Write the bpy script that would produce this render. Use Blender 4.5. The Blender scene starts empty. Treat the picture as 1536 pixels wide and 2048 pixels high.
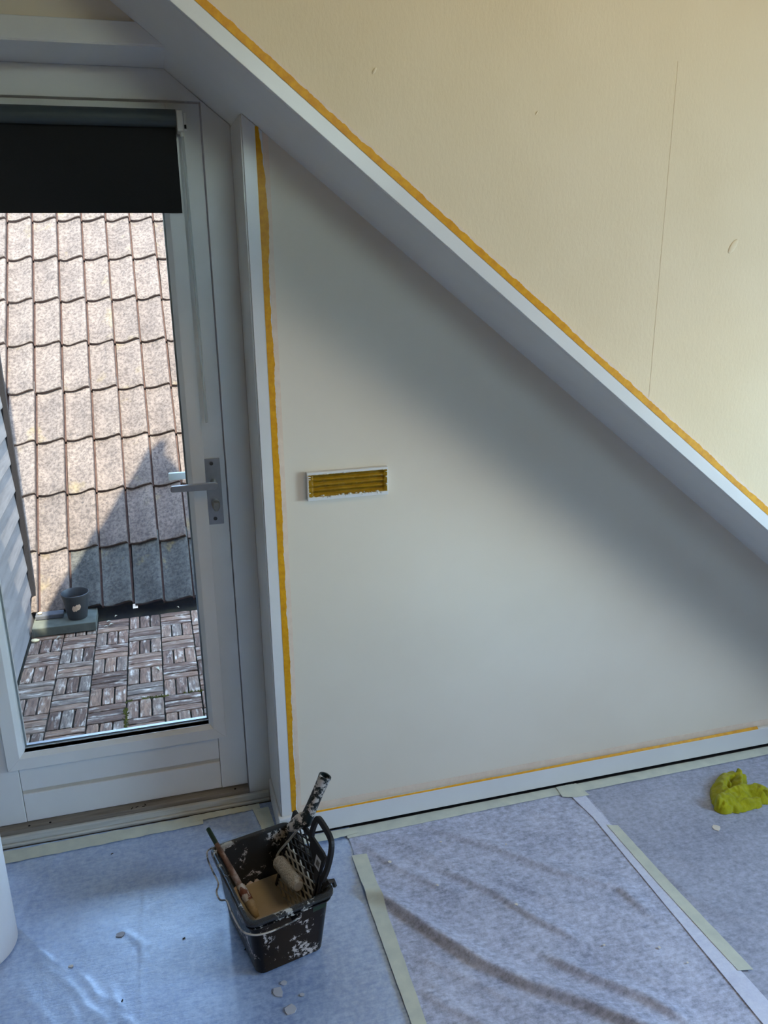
import bpy, bmesh, math, random
from mathutils import Vector, Matrix, noise as mnoise

# ------------------------------------------------------------------ camera, sky, sun, exposure
sc = bpy.context.scene
COL = sc.collection
cam_d = bpy.data.cameras.new('camera'); cam = bpy.data.objects.new('camera', cam_d); COL.objects.link(cam)
cam_d.sensor_fit = 'HORIZONTAL'; cam_d.sensor_width = 36.0; cam_d.lens = 36.0 * 1642.65 / 1536
cam_d.clip_start = 0.02
P_, Y_, R_ = 0.30806936, 0.2705628, -0.012128            # pitch down, yaw to the right, roll
fw = Vector((math.sin(Y_) * math.cos(P_), math.cos(Y_) * math.cos(P_), -math.sin(P_)))
rt = Vector((math.cos(Y_), -math.sin(Y_), 0)); up = rt.cross(fw)
rt2 = rt * math.cos(R_) + up * math.sin(R_); up2 = -rt * math.sin(R_) + up * math.cos(R_)
mw = Matrix((rt2, up2, -fw)).transposed().to_4x4(); mw.translation = (0, 0, 1.70)
cam.matrix_world = mw
sc.camera = cam
vs = sc.view_settings
vs.view_transform = 'Standard'; vs.look = 'None'; vs.gamma = 1.0; vs.use_curve_mapping = False
vs.exposure = 0.0

world = bpy.data.worlds.new('sky'); sc.world = world; world.use_nodes = True
wn = world.node_tree; wn.nodes.clear()
sky = wn.nodes.new('ShaderNodeTexSky'); sky.sky_type = 'NISHITA'; sky.sun_disc = False
sky.sun_elevation = math.radians(60); sky.sun_rotation = math.radians(180)
sky.air_density = 1.2; sky.dust_density = 0.6; sky.ozone_density = 1.0
wbg = wn.nodes.new('ShaderNodeBackground'); wbg.inputs['Strength'].default_value = 2.3
wo = wn.nodes.new('ShaderNodeOutputWorld')
wn.links.new(sky.outputs[0], wbg.inputs['Color']); wn.links.new(wbg.outputs[0], wo.inputs['Surface'])

SUN_EL, SUN_AZ = math.radians(60), math.radians(-8)
SUN_D = Vector((math.sin(SUN_AZ) * math.cos(SUN_EL), math.cos(SUN_AZ) * math.cos(SUN_EL), -math.sin(SUN_EL)))
sl = bpy.data.lights.new('sun', 'SUN'); sl.energy = 25.0; sl.angle = math.radians(0.53); sl.color = (1.0, 0.90, 0.77)
so = bpy.data.objects.new('sun', sl); COL.objects.link(so)
so.rotation_euler = SUN_D.to_track_quat('-Z', 'Y').to_euler(); so.location = (0, -3, 9)

def area_light(name, loc, target, sx, sz, power, color):
    l = bpy.data.lights.new(name, 'AREA'); l.shape = 'RECTANGLE'; l.size = sx; l.size_y = sz
    l.energy = power; l.color = color
    o = bpy.data.objects.new(name, l); COL.objects.link(o); o.location = loc
    o.rotation_euler = (Vector(target) - Vector(loc)).to_track_quat('-Z', 'Z').to_euler()
    return o
# daylight entering through the window in the right wall, plus an added warm fill lamp under the closed ceiling
area_light('daylight_right_window', (2.72, 0.75, 1.20), (0, 0.75, 1.20), 0.8, 0.8, 36, (0.49, 0.74, 1.0))
area_light('warm_ceiling_fill', (1.35, 0.15, 2.965), (1.35, 0.25, 2.0), 0.9, 0.9, 24, (1.0, 0.73, 0.35))

# ------------------------------------------------------------------ helpers
def lin(c):
    c = c / 255.0
    return c / 12.92 if c <= 0.04045 else ((c + 0.055) / 1.055) ** 2.4
def rgb(r, g, b): return (lin(r), lin(g), lin(b), 1.0)

class NT:
    def __init__(s, name):
        s.m = bpy.data.materials.new(name); s.m.use_nodes = True
        s.t = s.m.node_tree; s.b = s.t.nodes['Principled BSDF']; s.out = s.t.nodes['Material Output']
        s.tc = None
    def n(s, typ, **kw):
        o = s.t.nodes.new(typ)
        for k, v in kw.items(): setattr(o, k, v)
        return o
    def l(s, a, b): s.t.links.new(a, b)
    def coord(s, kind='Object', scale=(1, 1, 1), rot=(0, 0, 0)):
        if s.tc is None: s.tc = s.n('ShaderNodeTexCoord')
        mp = s.n('ShaderNodeMapping'); mp.inputs['Scale'].default_value = scale; mp.inputs['Rotation'].default_value = rot
        s.l(s.tc.outputs[kind], mp.inputs['Vector']); return mp.outputs[0]
    def noise(s, vec, scale, detail=4, rough=0.55, dist=0.0):
        t = s.n('ShaderNodeTexNoise'); t.inputs['Scale'].default_value = scale; t.inputs['Detail'].default_value = detail
        t.inputs['Roughness'].default_value = rough; t.inputs['Distortion'].default_value = dist
        s.l(vec, t.inputs['Vector']); return t.outputs['Fac']
    def ramp(s, fac, stops):
        r = s.n('ShaderNodeValToRGB'); e = r.color_ramp.elements
        while len(e) < len(stops): e.new(0.5)
        for i, (p, c) in enumerate(stops):
            e[i].position = p; e[i].color = c if len(c) == 4 else (*c, 1)
        s.l(fac, r.inputs['Fac']); return r.outputs['Color']
    def mix(s, fac, a, b, mode='MIX'):
        m = s.n('ShaderNodeMix', data_type='RGBA', blend_type=mode)
        for sock, v in ((m.inputs[0], fac), (m.inputs[6], a), (m.inputs[7], b)):
            if hasattr(v, 'is_linked'): s.l(v, sock)
            else: sock.default_value = v
        return m.outputs[2]
    def bump(s, h, strength=0.3, dist=0.002):
        b = s.n('ShaderNodeBump'); b.inputs['Strength'].default_value = strength; b.inputs['Distance'].default_value = dist
        s.l(h, b.inputs['Height']); s.l(b.outputs[0], s.b.inputs['Normal']); return b
    def base(s, c, rough=0.5, spec=None, metal=0.0):
        if hasattr(c, 'is_linked'): s.l(c, s.b.inputs['Base Color'])
        else: s.b.inputs['Base Color'].default_value = c
        s.b.inputs['Roughness'].default_value = rough; s.b.inputs['Metallic'].default_value = metal
        if spec is not None: s.b.inputs['Specular IOR Level'].default_value = spec
        return s

G4 = lambda v: (v, v, v, 1)
M = {}
def simple(name, c, rough=0.5, spec=None, metal=0.0, vary=0.06, scale=30, bump=0.0, bscale=200):
    k = NT(name); v = k.coord()
    f = k.noise(v, scale, 5)
    a = tuple(min(1, x * (1 - vary)) for x in c[:3]) + (1,); b = tuple(min(1, x * (1 + vary)) for x in c[:3]) + (1,)
    k.base(k.ramp(f, [(0.3, a), (0.7, b)]), rough, spec, metal)
    if bump: k.bump(k.noise(v, bscale, 4), bump, 0.001)
    M[name] = k.m; return k

CREAM = rgb(229, 219, 199)
# painted fleece wallpaper: vertical fibre relief
k = NT('cream_wallpaper'); v = k.coord(scale=(1, 1, 0.45)); v2 = k.coord()
k.base(k.ramp(k.noise(v2, 3.0, 3), [(0.3, rgb(229, 212, 178)), (0.7, rgb(235, 219, 187))]), 0.75, 0.3)
k.bump(k.noise(v, 170, 3, 0.6), 0.35, 0.0015); M['cream_wallpaper'] = k.m
k = NT('cream_plaster'); v2 = k.coord()
k.base(k.ramp(k.noise(v2, 2.5, 3), [(0.3, rgb(226, 217, 200)), (0.7, rgb(231, 223, 207))]), 0.62, 0.35)
k.bump(k.noise(v2, 260, 3, 0.6), 0.10, 0.001); M['cream_plaster'] = k.m
k = NT('white_gloss'); v2 = k.coord()
k.base(k.ramp(k.noise(v2, 6, 4), [(0.3, rgb(222, 224, 224)), (0.7, rgb(228, 230, 230))]), 0.28, 0.5)
k.bump(k.noise(k.coord(scale=(1, 1, 1)), 40, 3), 0.05, 0.001); M['white_gloss'] = k.m
simple('white_satin', rgb(224, 226, 226), 0.42, 0.5, vary=0.02, scale=8)
simple('room_wall', rgb(136, 116, 90), 0.8, 0.3, vary=0.03, scale=4)
simple('room_ceiling', rgb(122, 96, 68), 0.85, 0.3, vary=0.03, scale=4)
simple('sub_floor', rgb(60, 56, 55), 0.7, vary=0.2, scale=10)
simple('dark_gap', rgb(26, 25, 26), 0.9, 0.1)
# yellow masking tape, with a smear of wall paint on it
k = NT('yellow_tape'); v = k.coord()
f = k.noise(v, 60, 5, 0.65)
k.base(k.ramp(f, [(0.30, rgb(208, 142, 2)), (0.66, rgb(230, 170, 8))]), 0.45, 0.4)
k.bump(k.noise(v, 220, 3), 0.15, 0.0006); M['yellow_tape'] = k.m
k = NT('vent_tape'); v = k.coord()
f = k.noise(v, 45, 4, 0.6)
k.base(k.ramp(f, [(0.3, rgb(160, 120, 8)), (0.7, rgb(192, 150, 20))]), 0.35, 0.5)
k.bump(k.noise(v, 70, 4), 0.3, 0.002)
tr = k.n('ShaderNodeBsdfTransparent'); tr.inputs['Color'].default_value = (0.80, 0.58, 0.08, 1)
mx = k.n('ShaderNodeMixShader'); mx.inputs[0].default_value = 0.46
k.l(tr.outputs[0], mx.inputs[1]); k.l(k.b.outputs[0], mx.inputs[2]); k.l(mx.outputs[0], k.out.inputs['Surface']); M['vent_tape'] = k.m
k = NT('pale_tape'); v = k.coord()
k.base(k.ramp(k.noise(v, 25, 5), [(0.3, rgb(196, 204, 196)), (0.7, rgb(214, 220, 208))]), 0.55, 0.3)
k.bump(k.noise(v, 260, 3), 0.2, 0.0006); M['pale_tape'] = k.m
k = NT('wet_paint_edge'); v = k.coord()
k.base(k.ramp(k.noise(v, 40, 4), [(0.3, rgb(226, 206, 186)), (0.7, rgb(236, 220, 200))]), 0.5, 0.4)
k.bump(k.noise(v, 160, 4), 0.3, 0.001); M['wet_paint_edge'] = k.m

def fleece(name, dark, light, rough, spec, coat, bump_s, rot):
    k = NT(name); v = k.coord(); vs_ = k.coord(scale=(1, 5, 1), rot=(0, 0, rot))
    a = k.noise(v, 5, 6, 0.6); b = k.noise(vs_, 26, 6, 0.72); c = k.noise(v, 62, 6, 0.78)
    m1 = k.mix(0.55, a, b); m2 = k.mix(0.5, m1, c)
    k.base(k.ramp(m2, [(0.40, dark), (0.50, tuple((x + y) / 2 for x, y in zip(dark, light))), (0.60, light)]), rough, spec)
    k.b.inputs['Coat Weight'].default_value = coat; k.b.inputs['Coat IOR'].default_value = 1.5 + 0.35 * coat; k.b.inputs['IOR'].default_value = 1.5 + 0.4 * coat; k.b.inputs['Coat Roughness'].default_value = 0.22
    h = k.mix(0.5, b, k.noise(v, 22, 6, 0.65, 0.6))
    k.bump(h, bump_s, 0.005); M[name] = k.m
fleece('sheet_film', rgb(130, 158, 214), rgb(182, 210, 252), 0.27, 1.0, 1.0, 0.6, 0.2)
fleece('sheet_fleece', rgb(140, 148, 176), rgb(212, 220, 246), 0.5, 0.5, 0.0, 0.45, 0.9)
fleece('sheet_fleece_flat', rgb(140, 147, 170), rgb(186, 194, 218), 0.6, 0.4, 0.0, 0.25, 0.4)
fleece('sheet_double', rgb(202, 210, 238), rgb(222, 230, 252), 0.5, 0.5, 0.0, 0.2, 0.4)

# thin window glass: mostly clear, mirror-like at grazing angles
k = NT('window_glass'); k.t.nodes.remove(k.b)
tr = k.n('ShaderNodeBsdfTransparent'); tr.inputs['Color'].default_value = (0.93, 0.96, 0.95, 1)
gl = k.n('ShaderNodeBsdfGlossy'); gl.inputs['Roughness'].default_value = 0.01
fr = k.n('ShaderNodeFresnel'); fr.inputs['IOR'].default_value = 1.45
mx = k.n('ShaderNodeMixShader'); k.l(fr.outputs[0], mx.inputs[0]); k.l(tr.outputs[0], mx.inputs[1]); k.l(gl.outputs[0], mx.inputs[2])
k.l(mx.outputs[0], k.out.inputs['Surface']); M['window_glass'] = k.m
def clear_plastic(name, tint, haze, rough):
    k = NT(name); k.base((0.75, 0.78, 0.80, 1), rough, 0.8)
    tr = k.n('ShaderNodeBsdfTransparent'); tr.inputs['Color'].default_value = tint
    mx = k.n('ShaderNodeMixShader'); mx.inputs[0].default_value = haze
    k.l(tr.outputs[0], mx.inputs[1]); k.l(k.b.outputs[0], mx.inputs[2]); k.l(mx.outputs[0], k.out.inputs['Surface']); M[name] = k.m
clear_plastic('clear_plastic', (0.94, 0.96, 0.96, 1), 0.04, 0.10)
clear_plastic('clear_wand', (0.8, 0.86, 0.85, 1), 0.45, 0.1)

simple('blind_fabric', rgb(40, 41, 42), 0.85, 0.2, vary=0.05, scale=200, bump=0.1, bscale=900)
simple('blind_tube', rgb(66, 74, 78), 0.5, 0.4, vary=0.04, scale=50)
simple('white_plastic', rgb(214, 214, 208), 0.4, 0.5, vary=0.02)
k = simple('brushed_metal', rgb(172, 174, 176), 0.34, None, 0.85, vary=0.05, scale=60)
simple('metal_dull', rgb(150, 148, 142), 0.4, None, 0.8, vary=0.08, scale=60)
simple('screw_metal', rgb(88, 88, 86), 0.4, None, 0.8, vary=0.15, scale=200)
k = NT('bare_wood'); v = k.coord(scale=(0.8, 14, 14))
k.base(k.ramp(k.noise(v, 5, 6, 0.65), [(0.3, rgb(106, 98, 90)), (0.55, rgb(138, 130, 120)), (0.75, rgb(156, 150, 142))]), 0.75, 0.25)
k.bump(k.noise(v, 8, 5), 0.3, 0.002); M['bare_wood'] = k.m
k = NT('worn_sill'); v = k.coord(scale=(0.8, 14, 14))
k.base(k.ramp(k.noise(v, 4, 6, 0.65), [(0.3, rgb(178, 180, 176)), (0.6, rgb(206, 208, 204))]), 0.5, 0.4)
k.bump(k.noise(v, 8, 5), 0.25, 0.002); M['worn_sill'] = k.m
simple('filler_beige', rgb(196, 190, 178), 0.6, vary=0.05, scale=20)

# weathered deck wood: each slat its own tone, pale bleached fibres along the grain
k = NT('deck_wood'); v = k.coord(scale=(3.0, 22, 22)); v3 = k.coord()
oi = k.n('ShaderNodeObjectInfo')
add = k.n('ShaderNodeVectorMath', operation='ADD'); comb = k.n('ShaderNodeCombineXYZ')
mul = k.n('ShaderNodeMath', operation='MULTIPLY'); mul.inputs[1].default_value = 37.0
k.l(oi.outputs['Random'], mul.inputs[0]); k.l(mul.outputs[0], comb.inputs[0]); k.l(mul.outputs[0], comb.inputs[1])
k.l(v, add.inputs[0]); k.l(comb.outputs[0], add.inputs[1])
add2 = k.n('ShaderNodeVectorMath', operation='ADD'); k.l(v3, add2.inputs[0]); k.l(comb.outputs[0], add2.inputs[1])
tone = k.ramp(oi.outputs['Random'], [(0.0, rgb(86, 66, 54)), (0.35, rgb(114, 88, 72)), (0.7, rgb(130, 102, 82)), (1.0, rgb(110, 96, 84))])
grain = k.ramp(k.noise(add.outputs[0], 4, 6, 0.7), [(0.35, G4(0.42)), (0.62, G4(1.15))])
c1 = k.mix(1.0, tone, grain, 'MULTIPLY')
bl = k.ramp(k.noise(add.outputs[0], 2.2, 7, 0.72, 0.6), [(0.50, G4(0)), (0.63, G4(0.95))])
bl2 = k.ramp(k.noise(add2.outputs[0], 17, 4, 0.6), [(0.42, G4(0)), (0.62, G4(1))])
blm = k.mix(1.0, bl, bl2, 'MULTIPLY')
k.base(k.mix(blm, c1, rgb(200, 188, 172)), 0.8, 0.2)
k.bump(k.noise(add.outputs[0], 4, 6, 0.7), 0.6, 0.004); M['deck_wood'] = k.m
k = NT('deck_bed'); v = k.coord()
k.base(k.ramp(k.noise(v, 14, 5), [(0.4, rgb(22, 20, 18)), (0.62, rgb(40, 38, 26))]), 0.95, 0.1); M['deck_bed'] = k.m
k = NT('moss'); v = k.coord()
k.base(k.ramp(k.noise(v, 60, 4), [(0.3, rgb(48, 48, 18)), (0.7, rgb(96, 94, 30))]), 0.95, 0.1); M['moss'] = k.m

# concrete roof tile: speckled, lichen spots, tone by tile
def tile_mat(name, c_lo, c_hi, spot, lich):
    k = NT(name); v = k.coord(); oi = k.n('ShaderNodeObjectInfo')
    comb = k.n('ShaderNodeCombineXYZ'); mul = k.n('ShaderNodeMath', operation='MULTIPLY'); mul.inputs[1].default_value = 23.0
    k.l(oi.outputs['Random'], mul.inputs[0]); k.l(mul.outputs[0], comb.inputs[0]); k.l(mul.outputs[0], comb.inputs[2])
    add = k.n('ShaderNodeVectorMath', operation='ADD'); k.l(v, add.inputs[0]); k.l(comb.outputs[0], add.inputs[1]); w = add.outputs[0]
    base = k.ramp(k.noise(w, 7, 6, 0.62), [(0.3, c_lo), (0.7, c_hi)])
    speck = k.ramp(k.noise(w, 58, 5, 0.8), [(0.42, G4(0.55)), (0.5, G4(0.95)), (0.58, G4(1.22))])
    c = k.mix(0.9, base, speck, 'MULTIPLY')
    vo = k.n('ShaderNodeTexVoronoi'); vo.inputs['Scale'].default_value = 34; vo.inputs['Randomness'].default_value = 1.0; k.l(w, vo.inputs['Vector'])
    sp = k.ramp(vo.outputs['Distance'], [(0.16, G4(0.8)), (0.27, G4(0.0))])
    gate = k.ramp(k.noise(w, 12, 3), [(0.48, G4(0)), (0.58, G4(1))])
    c = k.mix(k.mix(1.0, sp, gate, 'MULTIPLY'), c, spot)
    li = k.ramp(k.noise(w, 5, 4, 0.6), [(0.60, G4(0)), (0.78, G4(lich))])
    c = k.mix(li, c, rgb(150, 132, 78))
    ton = k.ramp(oi.outputs['Random'], [(0, G4(0.9)), (1, G4(1.08))])
    k.base(k.mix(1.0, c, ton, 'MULTIPLY'), 0.9, 0.15)
    k.bump(k.noise(w, 120, 5, 0.7), 0.5, 0.003); M[name] = k.m
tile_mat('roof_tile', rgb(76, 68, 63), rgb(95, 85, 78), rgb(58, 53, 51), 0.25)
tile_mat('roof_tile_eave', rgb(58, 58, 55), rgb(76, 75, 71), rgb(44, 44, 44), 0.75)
simple('tile_shade_dirt', rgb(66, 52, 48), 0.95, 0.1, vary=0.35, scale=60, bump=0.6, bscale=200)
simple('roof_underlay', rgb(30, 28, 28), 0.95, 0.1)
k = NT('siding_paint'); v = k.coord(scale=(1, 0.8, 6))
k.base(k.ramp(k.noise(v, 3.5, 6, 0.65), [(0.3, rgb(88, 85, 85)), (0.6, rgb(112, 108, 107)), (0.8, rgb(134, 126, 122))]), 0.65, 0.3)
k.bump(k.noise(v, 10, 5), 0.35, 0.003); M['siding_paint'] = k.m
simple('black_trim', rgb(28, 27, 30), 0.6, 0.3)
simple('concrete_slab', rgb(74, 77, 70), 0.9, 0.15, vary=0.25, scale=22, bump=0.4, bscale=150)
simple('dark_brick', rgb(70, 72, 76), 0.85, 0.2, vary=0.2, scale=40, bump=0.3)
simple('pot_plastic', rgb(40, 42, 44), 0.5, 0.4, vary=0.08, scale=30)
simple('soil', rgb(44, 36, 32), 0.95, 0.1, vary=0.4, scale=80, bump=0.8, bscale=120)
simple('torn_label', rgb(176, 152, 132), 0.8, 0.2, vary=0.2, scale=60)
simple('pale_stone', rgb(206, 188, 146), 0.85, 0.2, vary=0.1, scale=60)
simple('dry_leaf', rgb(170, 164, 142), 0.8, 0.2, vary=0.2, scale=60)
simple('facade', rgb(150, 120, 100), 0.9, 0.2, vary=0.1, scale=10)

# splattered plastics
def splatter(name, base, paint, scale, thr, rough, spec=0.5):
    k = NT(name); v = k.coord()
    a = k.noise(v, scale, 7, 0.72, 0.3); g = k.noise(v, scale * 0.22, 3, 0.5)
    m = k.mix(0.5, a, g)
    f = k.ramp(m, [(thr, G4(0)), (thr + 0.02, G4(1))])
    k.base(k.mix(f, base, paint), rough, spec)
    k.bump(f, 0.4, 0.0012); M[name] = k.m
splatter('bucket_plastic', rgb(5, 6, 10), rgb(206, 198, 194), 90, 0.560, 0.30, 0.15)
splatter('rim_plastic', rgb(14, 16, 20), rgb(190, 188, 184), 46, 0.545, 0.2, 0.4)
splatter('roller_handle_plastic', rgb(12, 26, 28), rgb(198, 194, 190), 75, 0.535, 0.4)
splatter('roller_collar_plastic', rgb(16, 30, 32), rgb(202, 196, 190), 75, 0.47, 0.45)
simple('grid_plastic', rgb(22, 22, 26), 0.5, 0.4, vary=0.1)
simple('grid_painted', rgb(178, 170, 156), 0.55, 0.4, vary=0.06, scale=90, bump=0.2)
simple('wire_painted', rgb(172, 166, 156), 0.5, 0.4, vary=0.1, scale=120, bump=0.3)
k = NT('bail_wire'); v = k.coord()
k.base(k.ramp(k.noise(v, 35, 5), [(0.42, rgb(70, 72, 74)), (0.52, rgb(190, 186, 180))]), 0.35, 0.5); M['bail_wire'] = k.m
k = NT('roller_nap'); v = k.coord()
k.base(k.ramp(k.noise(v, 260, 3, 0.7), [(0.35, rgb(142, 134, 120)), (0.65, rgb(206, 198, 182))]), 0.9, 0.15)
k.bump(k.noise(v, 300, 3), 0.8, 0.003); M['roller_nap'] = k.m
simple('wet_paint', rgb(198, 182, 154), 0.22, 0.5, vary=0.05, scale=20)
simple('barcode_white', rgb(200, 202, 204), 0.5)
simple('barcode_ink', rgb(70, 74, 80), 0.5)
k = NT('brush_wood'); v = k.coord()
k.base(k.ramp(k.noise(v, 28, 5, 0.65), [(0.35, rgb(84, 62, 52)), (0.52, rgb(128, 98, 82)), (0.66, rgb(176, 160, 150))]), 0.55, 0.4); M['brush_wood'] = k.m
splatter('brush_green', rgb(10, 44, 26), rgb(190, 186, 178), 60, 0.62, 0.45)
splatter('brush_ferrule', rgb(120, 70, 52), rgb(196, 186, 174), 55, 0.50, 0.4)
simple('brush_bristle', rgb(186, 166, 134), 0.7, 0.3, vary=0.15, scale=150)
k = NT('terry'); v = k.coord()
k.base(k.ramp(k.noise(v, 45, 5, 0.6), [(0.3, rgb(150, 152, 12)), (0.7, rgb(188, 188, 30))]), 0.9, 0.15)
k.b.inputs['Sheen Weight'].default_value = 0.25
k.bump(k.noise(v, 420, 3, 0.7), 0.9, 0.0025); M['terry'] = k.m
simple('paper_white', rgb(226, 228, 234), 0.6, 0.3, vary=0.02, scale=12)
simple('dried_film', rgb(176, 184, 200), 0.5, 0.4, vary=0.05)
simple('flake', rgb(226, 222, 214), 0.7, 0.3, vary=0.03)

# --- mesh building
def obj(name, bm, mat, parent=None, smooth=False, kind=None, loc=None, rot=None, bevel=0.0, autosmooth=None):
    me = bpy.data.meshes.new(name); bmesh.ops.recalc_face_normals(bm, faces=bm.faces); bm.to_mesh(me); bm.free()
    me.materials.append(M[mat])
    if smooth:
        for p in me.polygons: p.use_smooth = True
        if autosmooth: me.set_sharp_from_angle(angle=math.radians(autosmooth))
    o = bpy.data.objects.new(name, me); COL.objects.link(o)
    if parent: o.parent = parent
    if loc: o.location = loc
    if rot: o.rotation_euler = rot
    if kind: o['kind'] = kind
    if bevel:
        b = o.modifiers.new('bevel', 'BEVEL'); b.width = bevel; b.segments = 2; b.limit_method = 'ANGLE'; b.angle_limit = math.radians(40)
    return o
def empty(name, loc=(0, 0, 0), rz=0, parent=None, kind=None):
    o = bpy.data.objects.new(name, None); COL.objects.link(o); o.location = loc; o.rotation_euler = (0, 0, rz)
    o.empty_display_size = 0.05
    if parent: o.parent = parent
    if kind: o['kind'] = kind
    return o
def tag(o, label, cat, group=None):
    o['label'] = label; o['category'] = cat
    if group: o['group'] = group
    return o
def bm_box(x0, x1, y0, y1, z0, z1, bm=None):
    bm = bm or bmesh.new()
    vsn = [bm.verts.new((x, y, z)) for x in (x0, x1) for y in (y0, y1) for z in (z0, z1)]
    for f in ((0, 1, 3, 2), (4, 6, 7, 5), (0, 4, 5, 1), (2, 3, 7, 6), (0, 2, 6, 4), (1, 5, 7, 3)):
        bm.faces.new([vsn[i] for i in f])
    return bm
def bm_prism_xz(poly, y0, y1, bm=None):
    bm = bm or bmesh.new()
    a = [bm.verts.new((x, y0, z)) for x, z in poly]; b = [bm.verts.new((x, y1, z)) for x, z in poly]
    bm.faces.new(a); bm.faces.new(list(reversed(b)))
    n = len(poly)
    for i in range(n): bm.faces.new((a[i], b[i], b[(i + 1) % n], a[(i + 1) % n]))
    return bm
def bm_loft(rings, cap0=True, cap1=True, bm=None, closed=False):
    bm = bm or bmesh.new()
    R = [[bm.verts.new(p) for p in r] for r in rings]; n = len(R[0])
    m = len(R)
    for i in range(m if closed else m - 1):
        A, B = R[i], R[(i + 1) % m]
        for j in range(n): bm.faces.new((A[j], A[(j + 1) % n], B[(j + 1) % n], B[j]))
    if not closed:
        if cap0: bm.faces.new(list(reversed(R[0])))
        if cap1: bm.faces.new(R[-1])
    return bm
def circle(c, axis, r, n=16, ref=None):
    axis = Vector(axis).normalized()
    ref = Vector(ref) if ref else (Vector((0, 0, 1)) if abs(axis.z) < 0.9 else Vector((1, 0, 0)))
    a = axis.cross(ref).normalized(); b = axis.cross(a)
    return [Vector(c) + a * (r * math.cos(2 * math.pi * i / n)) + b * (r * math.sin(2 * math.pi * i / n)) for i in range(n)]
def bm_tube(path, r, n=10, bm=None, caps=True):
    path = [Vector(p) for p in path]; rings = []
    rr = r if isinstance(r, (list, tuple)) else [r] * len(path)
    ref = None
    t0 = (path[1] - path[0]).normalized()
    nrm = t0.cross(Vector((0, 0, 1)) if abs(t0.z) < 0.9 else Vector((1, 0, 0))).normalized()
    for i, p in enumerate(path):
        t = (path[min(i + 1, len(path) - 1)] - path[max(i - 1, 0)]).normalized()
        nrm = (nrm - t * nrm.dot(t)).normalized(); b = t.cross(nrm)
        rings.append([p + (nrm * math.cos(2 * math.pi * j / n) + b * math.sin(2 * math.pi * j / n)) * rr[i] for j in range(n)])
    return bm_loft(rings, caps, caps, bm)
def smooth_path(pts, sub=6):
    pts = [Vector(p) for p in pts]; out = []
    P = [pts[0] * 2 - pts[1]] + pts + [pts[-1] * 2 - pts[-2]]
    for i in range(1, len(P) - 2):
        p0, p1, p2, p3 = P[i - 1], P[i], P[i + 1], P[i + 2]
        for s in range(sub):
            t = s / sub
            out.append(0.5 * ((2 * p1) + (p2 - p0) * t + (2 * p0 - 5 * p1 + 4 * p2 - p3) * t * t + (3 * p1 - p0 - 3 * p2 + p3) * t ** 3))
    out.append(pts[-1]); return out
def rrect(w, d, r, z, n=5):
    pts = []
    for cx, cy, a0 in ((w / 2 - r, d / 2 - r, 0), (-w / 2 + r, d / 2 - r, 90), (-w / 2 + r, -d / 2 + r, 180), (w / 2 - r, -d / 2 + r, 270)):
        for i in range(n + 1):
            a = math.radians(a0 + 90 * i / n); pts.append(Vector((cx + r * math.cos(a), cy + r * math.sin(a), z)))
    return pts
def bm_lathe(profile, n=32, bm=None, cap=False):
    rings = [[Vector((r * math.cos(2 * math.pi * j / n), r * math.sin(2 * math.pi * j / n), z)) for j in range(n)] for r, z in profile]
    return bm_loft(rings, cap, cap, bm)
def nz(x, y, z=0.0): return mnoise.noise(Vector((x, y, z)))

rng = random.Random(7)
# ------------------------------------------------------------------ the room shell
YF, YM, YD = 1.727, 2.089, 2.303           # planes: hanging front wall, gable wall, door frame
SA, SB = 2.2045, 0.797                     # underside of the slope: z = SA - SB * x
slope = lambda x, off=0.0: SA + off - SB * x
XL, XR, YB, ZC = -0.85, 2.70, -2.6, 3.0
x_floor = SA / SB                          # where the slope meets the floor, just beyond the right wall

obj('floor', bm_box(XL, XR, YB, 2.40, -0.12, 0.0), 'sub_floor', kind='structure')
obj('ceiling', bm_box(XL - 0.1, XR + 0.1, YB - 0.1, 1.80, ZC, ZC + 0.1), 'room_ceiling', kind='structure')
# sloping underside that runs from the front wall to the door frame
th = 0.10
o = obj('ceiling_slope', bm_prism_xz([(XL - 0.1, slope(XL - 0.1)), (x_floor, 0.0), (x_floor + 0.12, 0.0), (XL - 0.1, slope(XL - 0.1, th))], YF + 0.012, 2.4195), 'white_satin', kind='structure')
# wall above the slope (front plane), trimmed by a white board along its sloping edge
TB = 0.0375
wf = obj('wall_front', bm_prism_xz([(XL, slope(XL, TB)), (XR, slope(XR, TB)), (XR, ZC), (XL, ZC)], YF, YF + 0.12), 'cream_wallpaper', kind='structure')
obj('wallpaper_seam', bm_prism_xz([(1.1455, 1.30), (1.1475, 1.30), (1.1475, 2.08), (1.1455, 2.08)], YF - 0.0005, YF + 0.001), 'cream_wallpaper', wf)
# small dents and blisters in the wallpaper
for (dx, dz, r) in ((1.336, 1.700, 0.016), (0.47, 2.035, 0.006), (0.82, 1.97, 0.004)):
    bm = bmesh.new(); bmesh.ops.create_uvsphere(bm, u_segments=16, v_segments=8, radius=1.0)
    for vv in bm.verts: vv.co = Vector((dx + vv.co.x * r * 0.6 + vv.co.z * r * 0.5, YF - vv.co.y * 0.0018, dz + vv.co.z * r))
    obj('wallpaper_blister', bm, 'cream_wallpaper', wf, smooth=True)
x_e = x_floor
obj('trim_1', bm_prism_xz([(XL, slope(XL)), (x_e, 0.0), (x_e + TB / SB, 0.0), (XL, slope(XL, TB))], YF - 0.004, YF + 0.012), 'white_gloss', kind='structure', bevel=0.0012)

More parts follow.
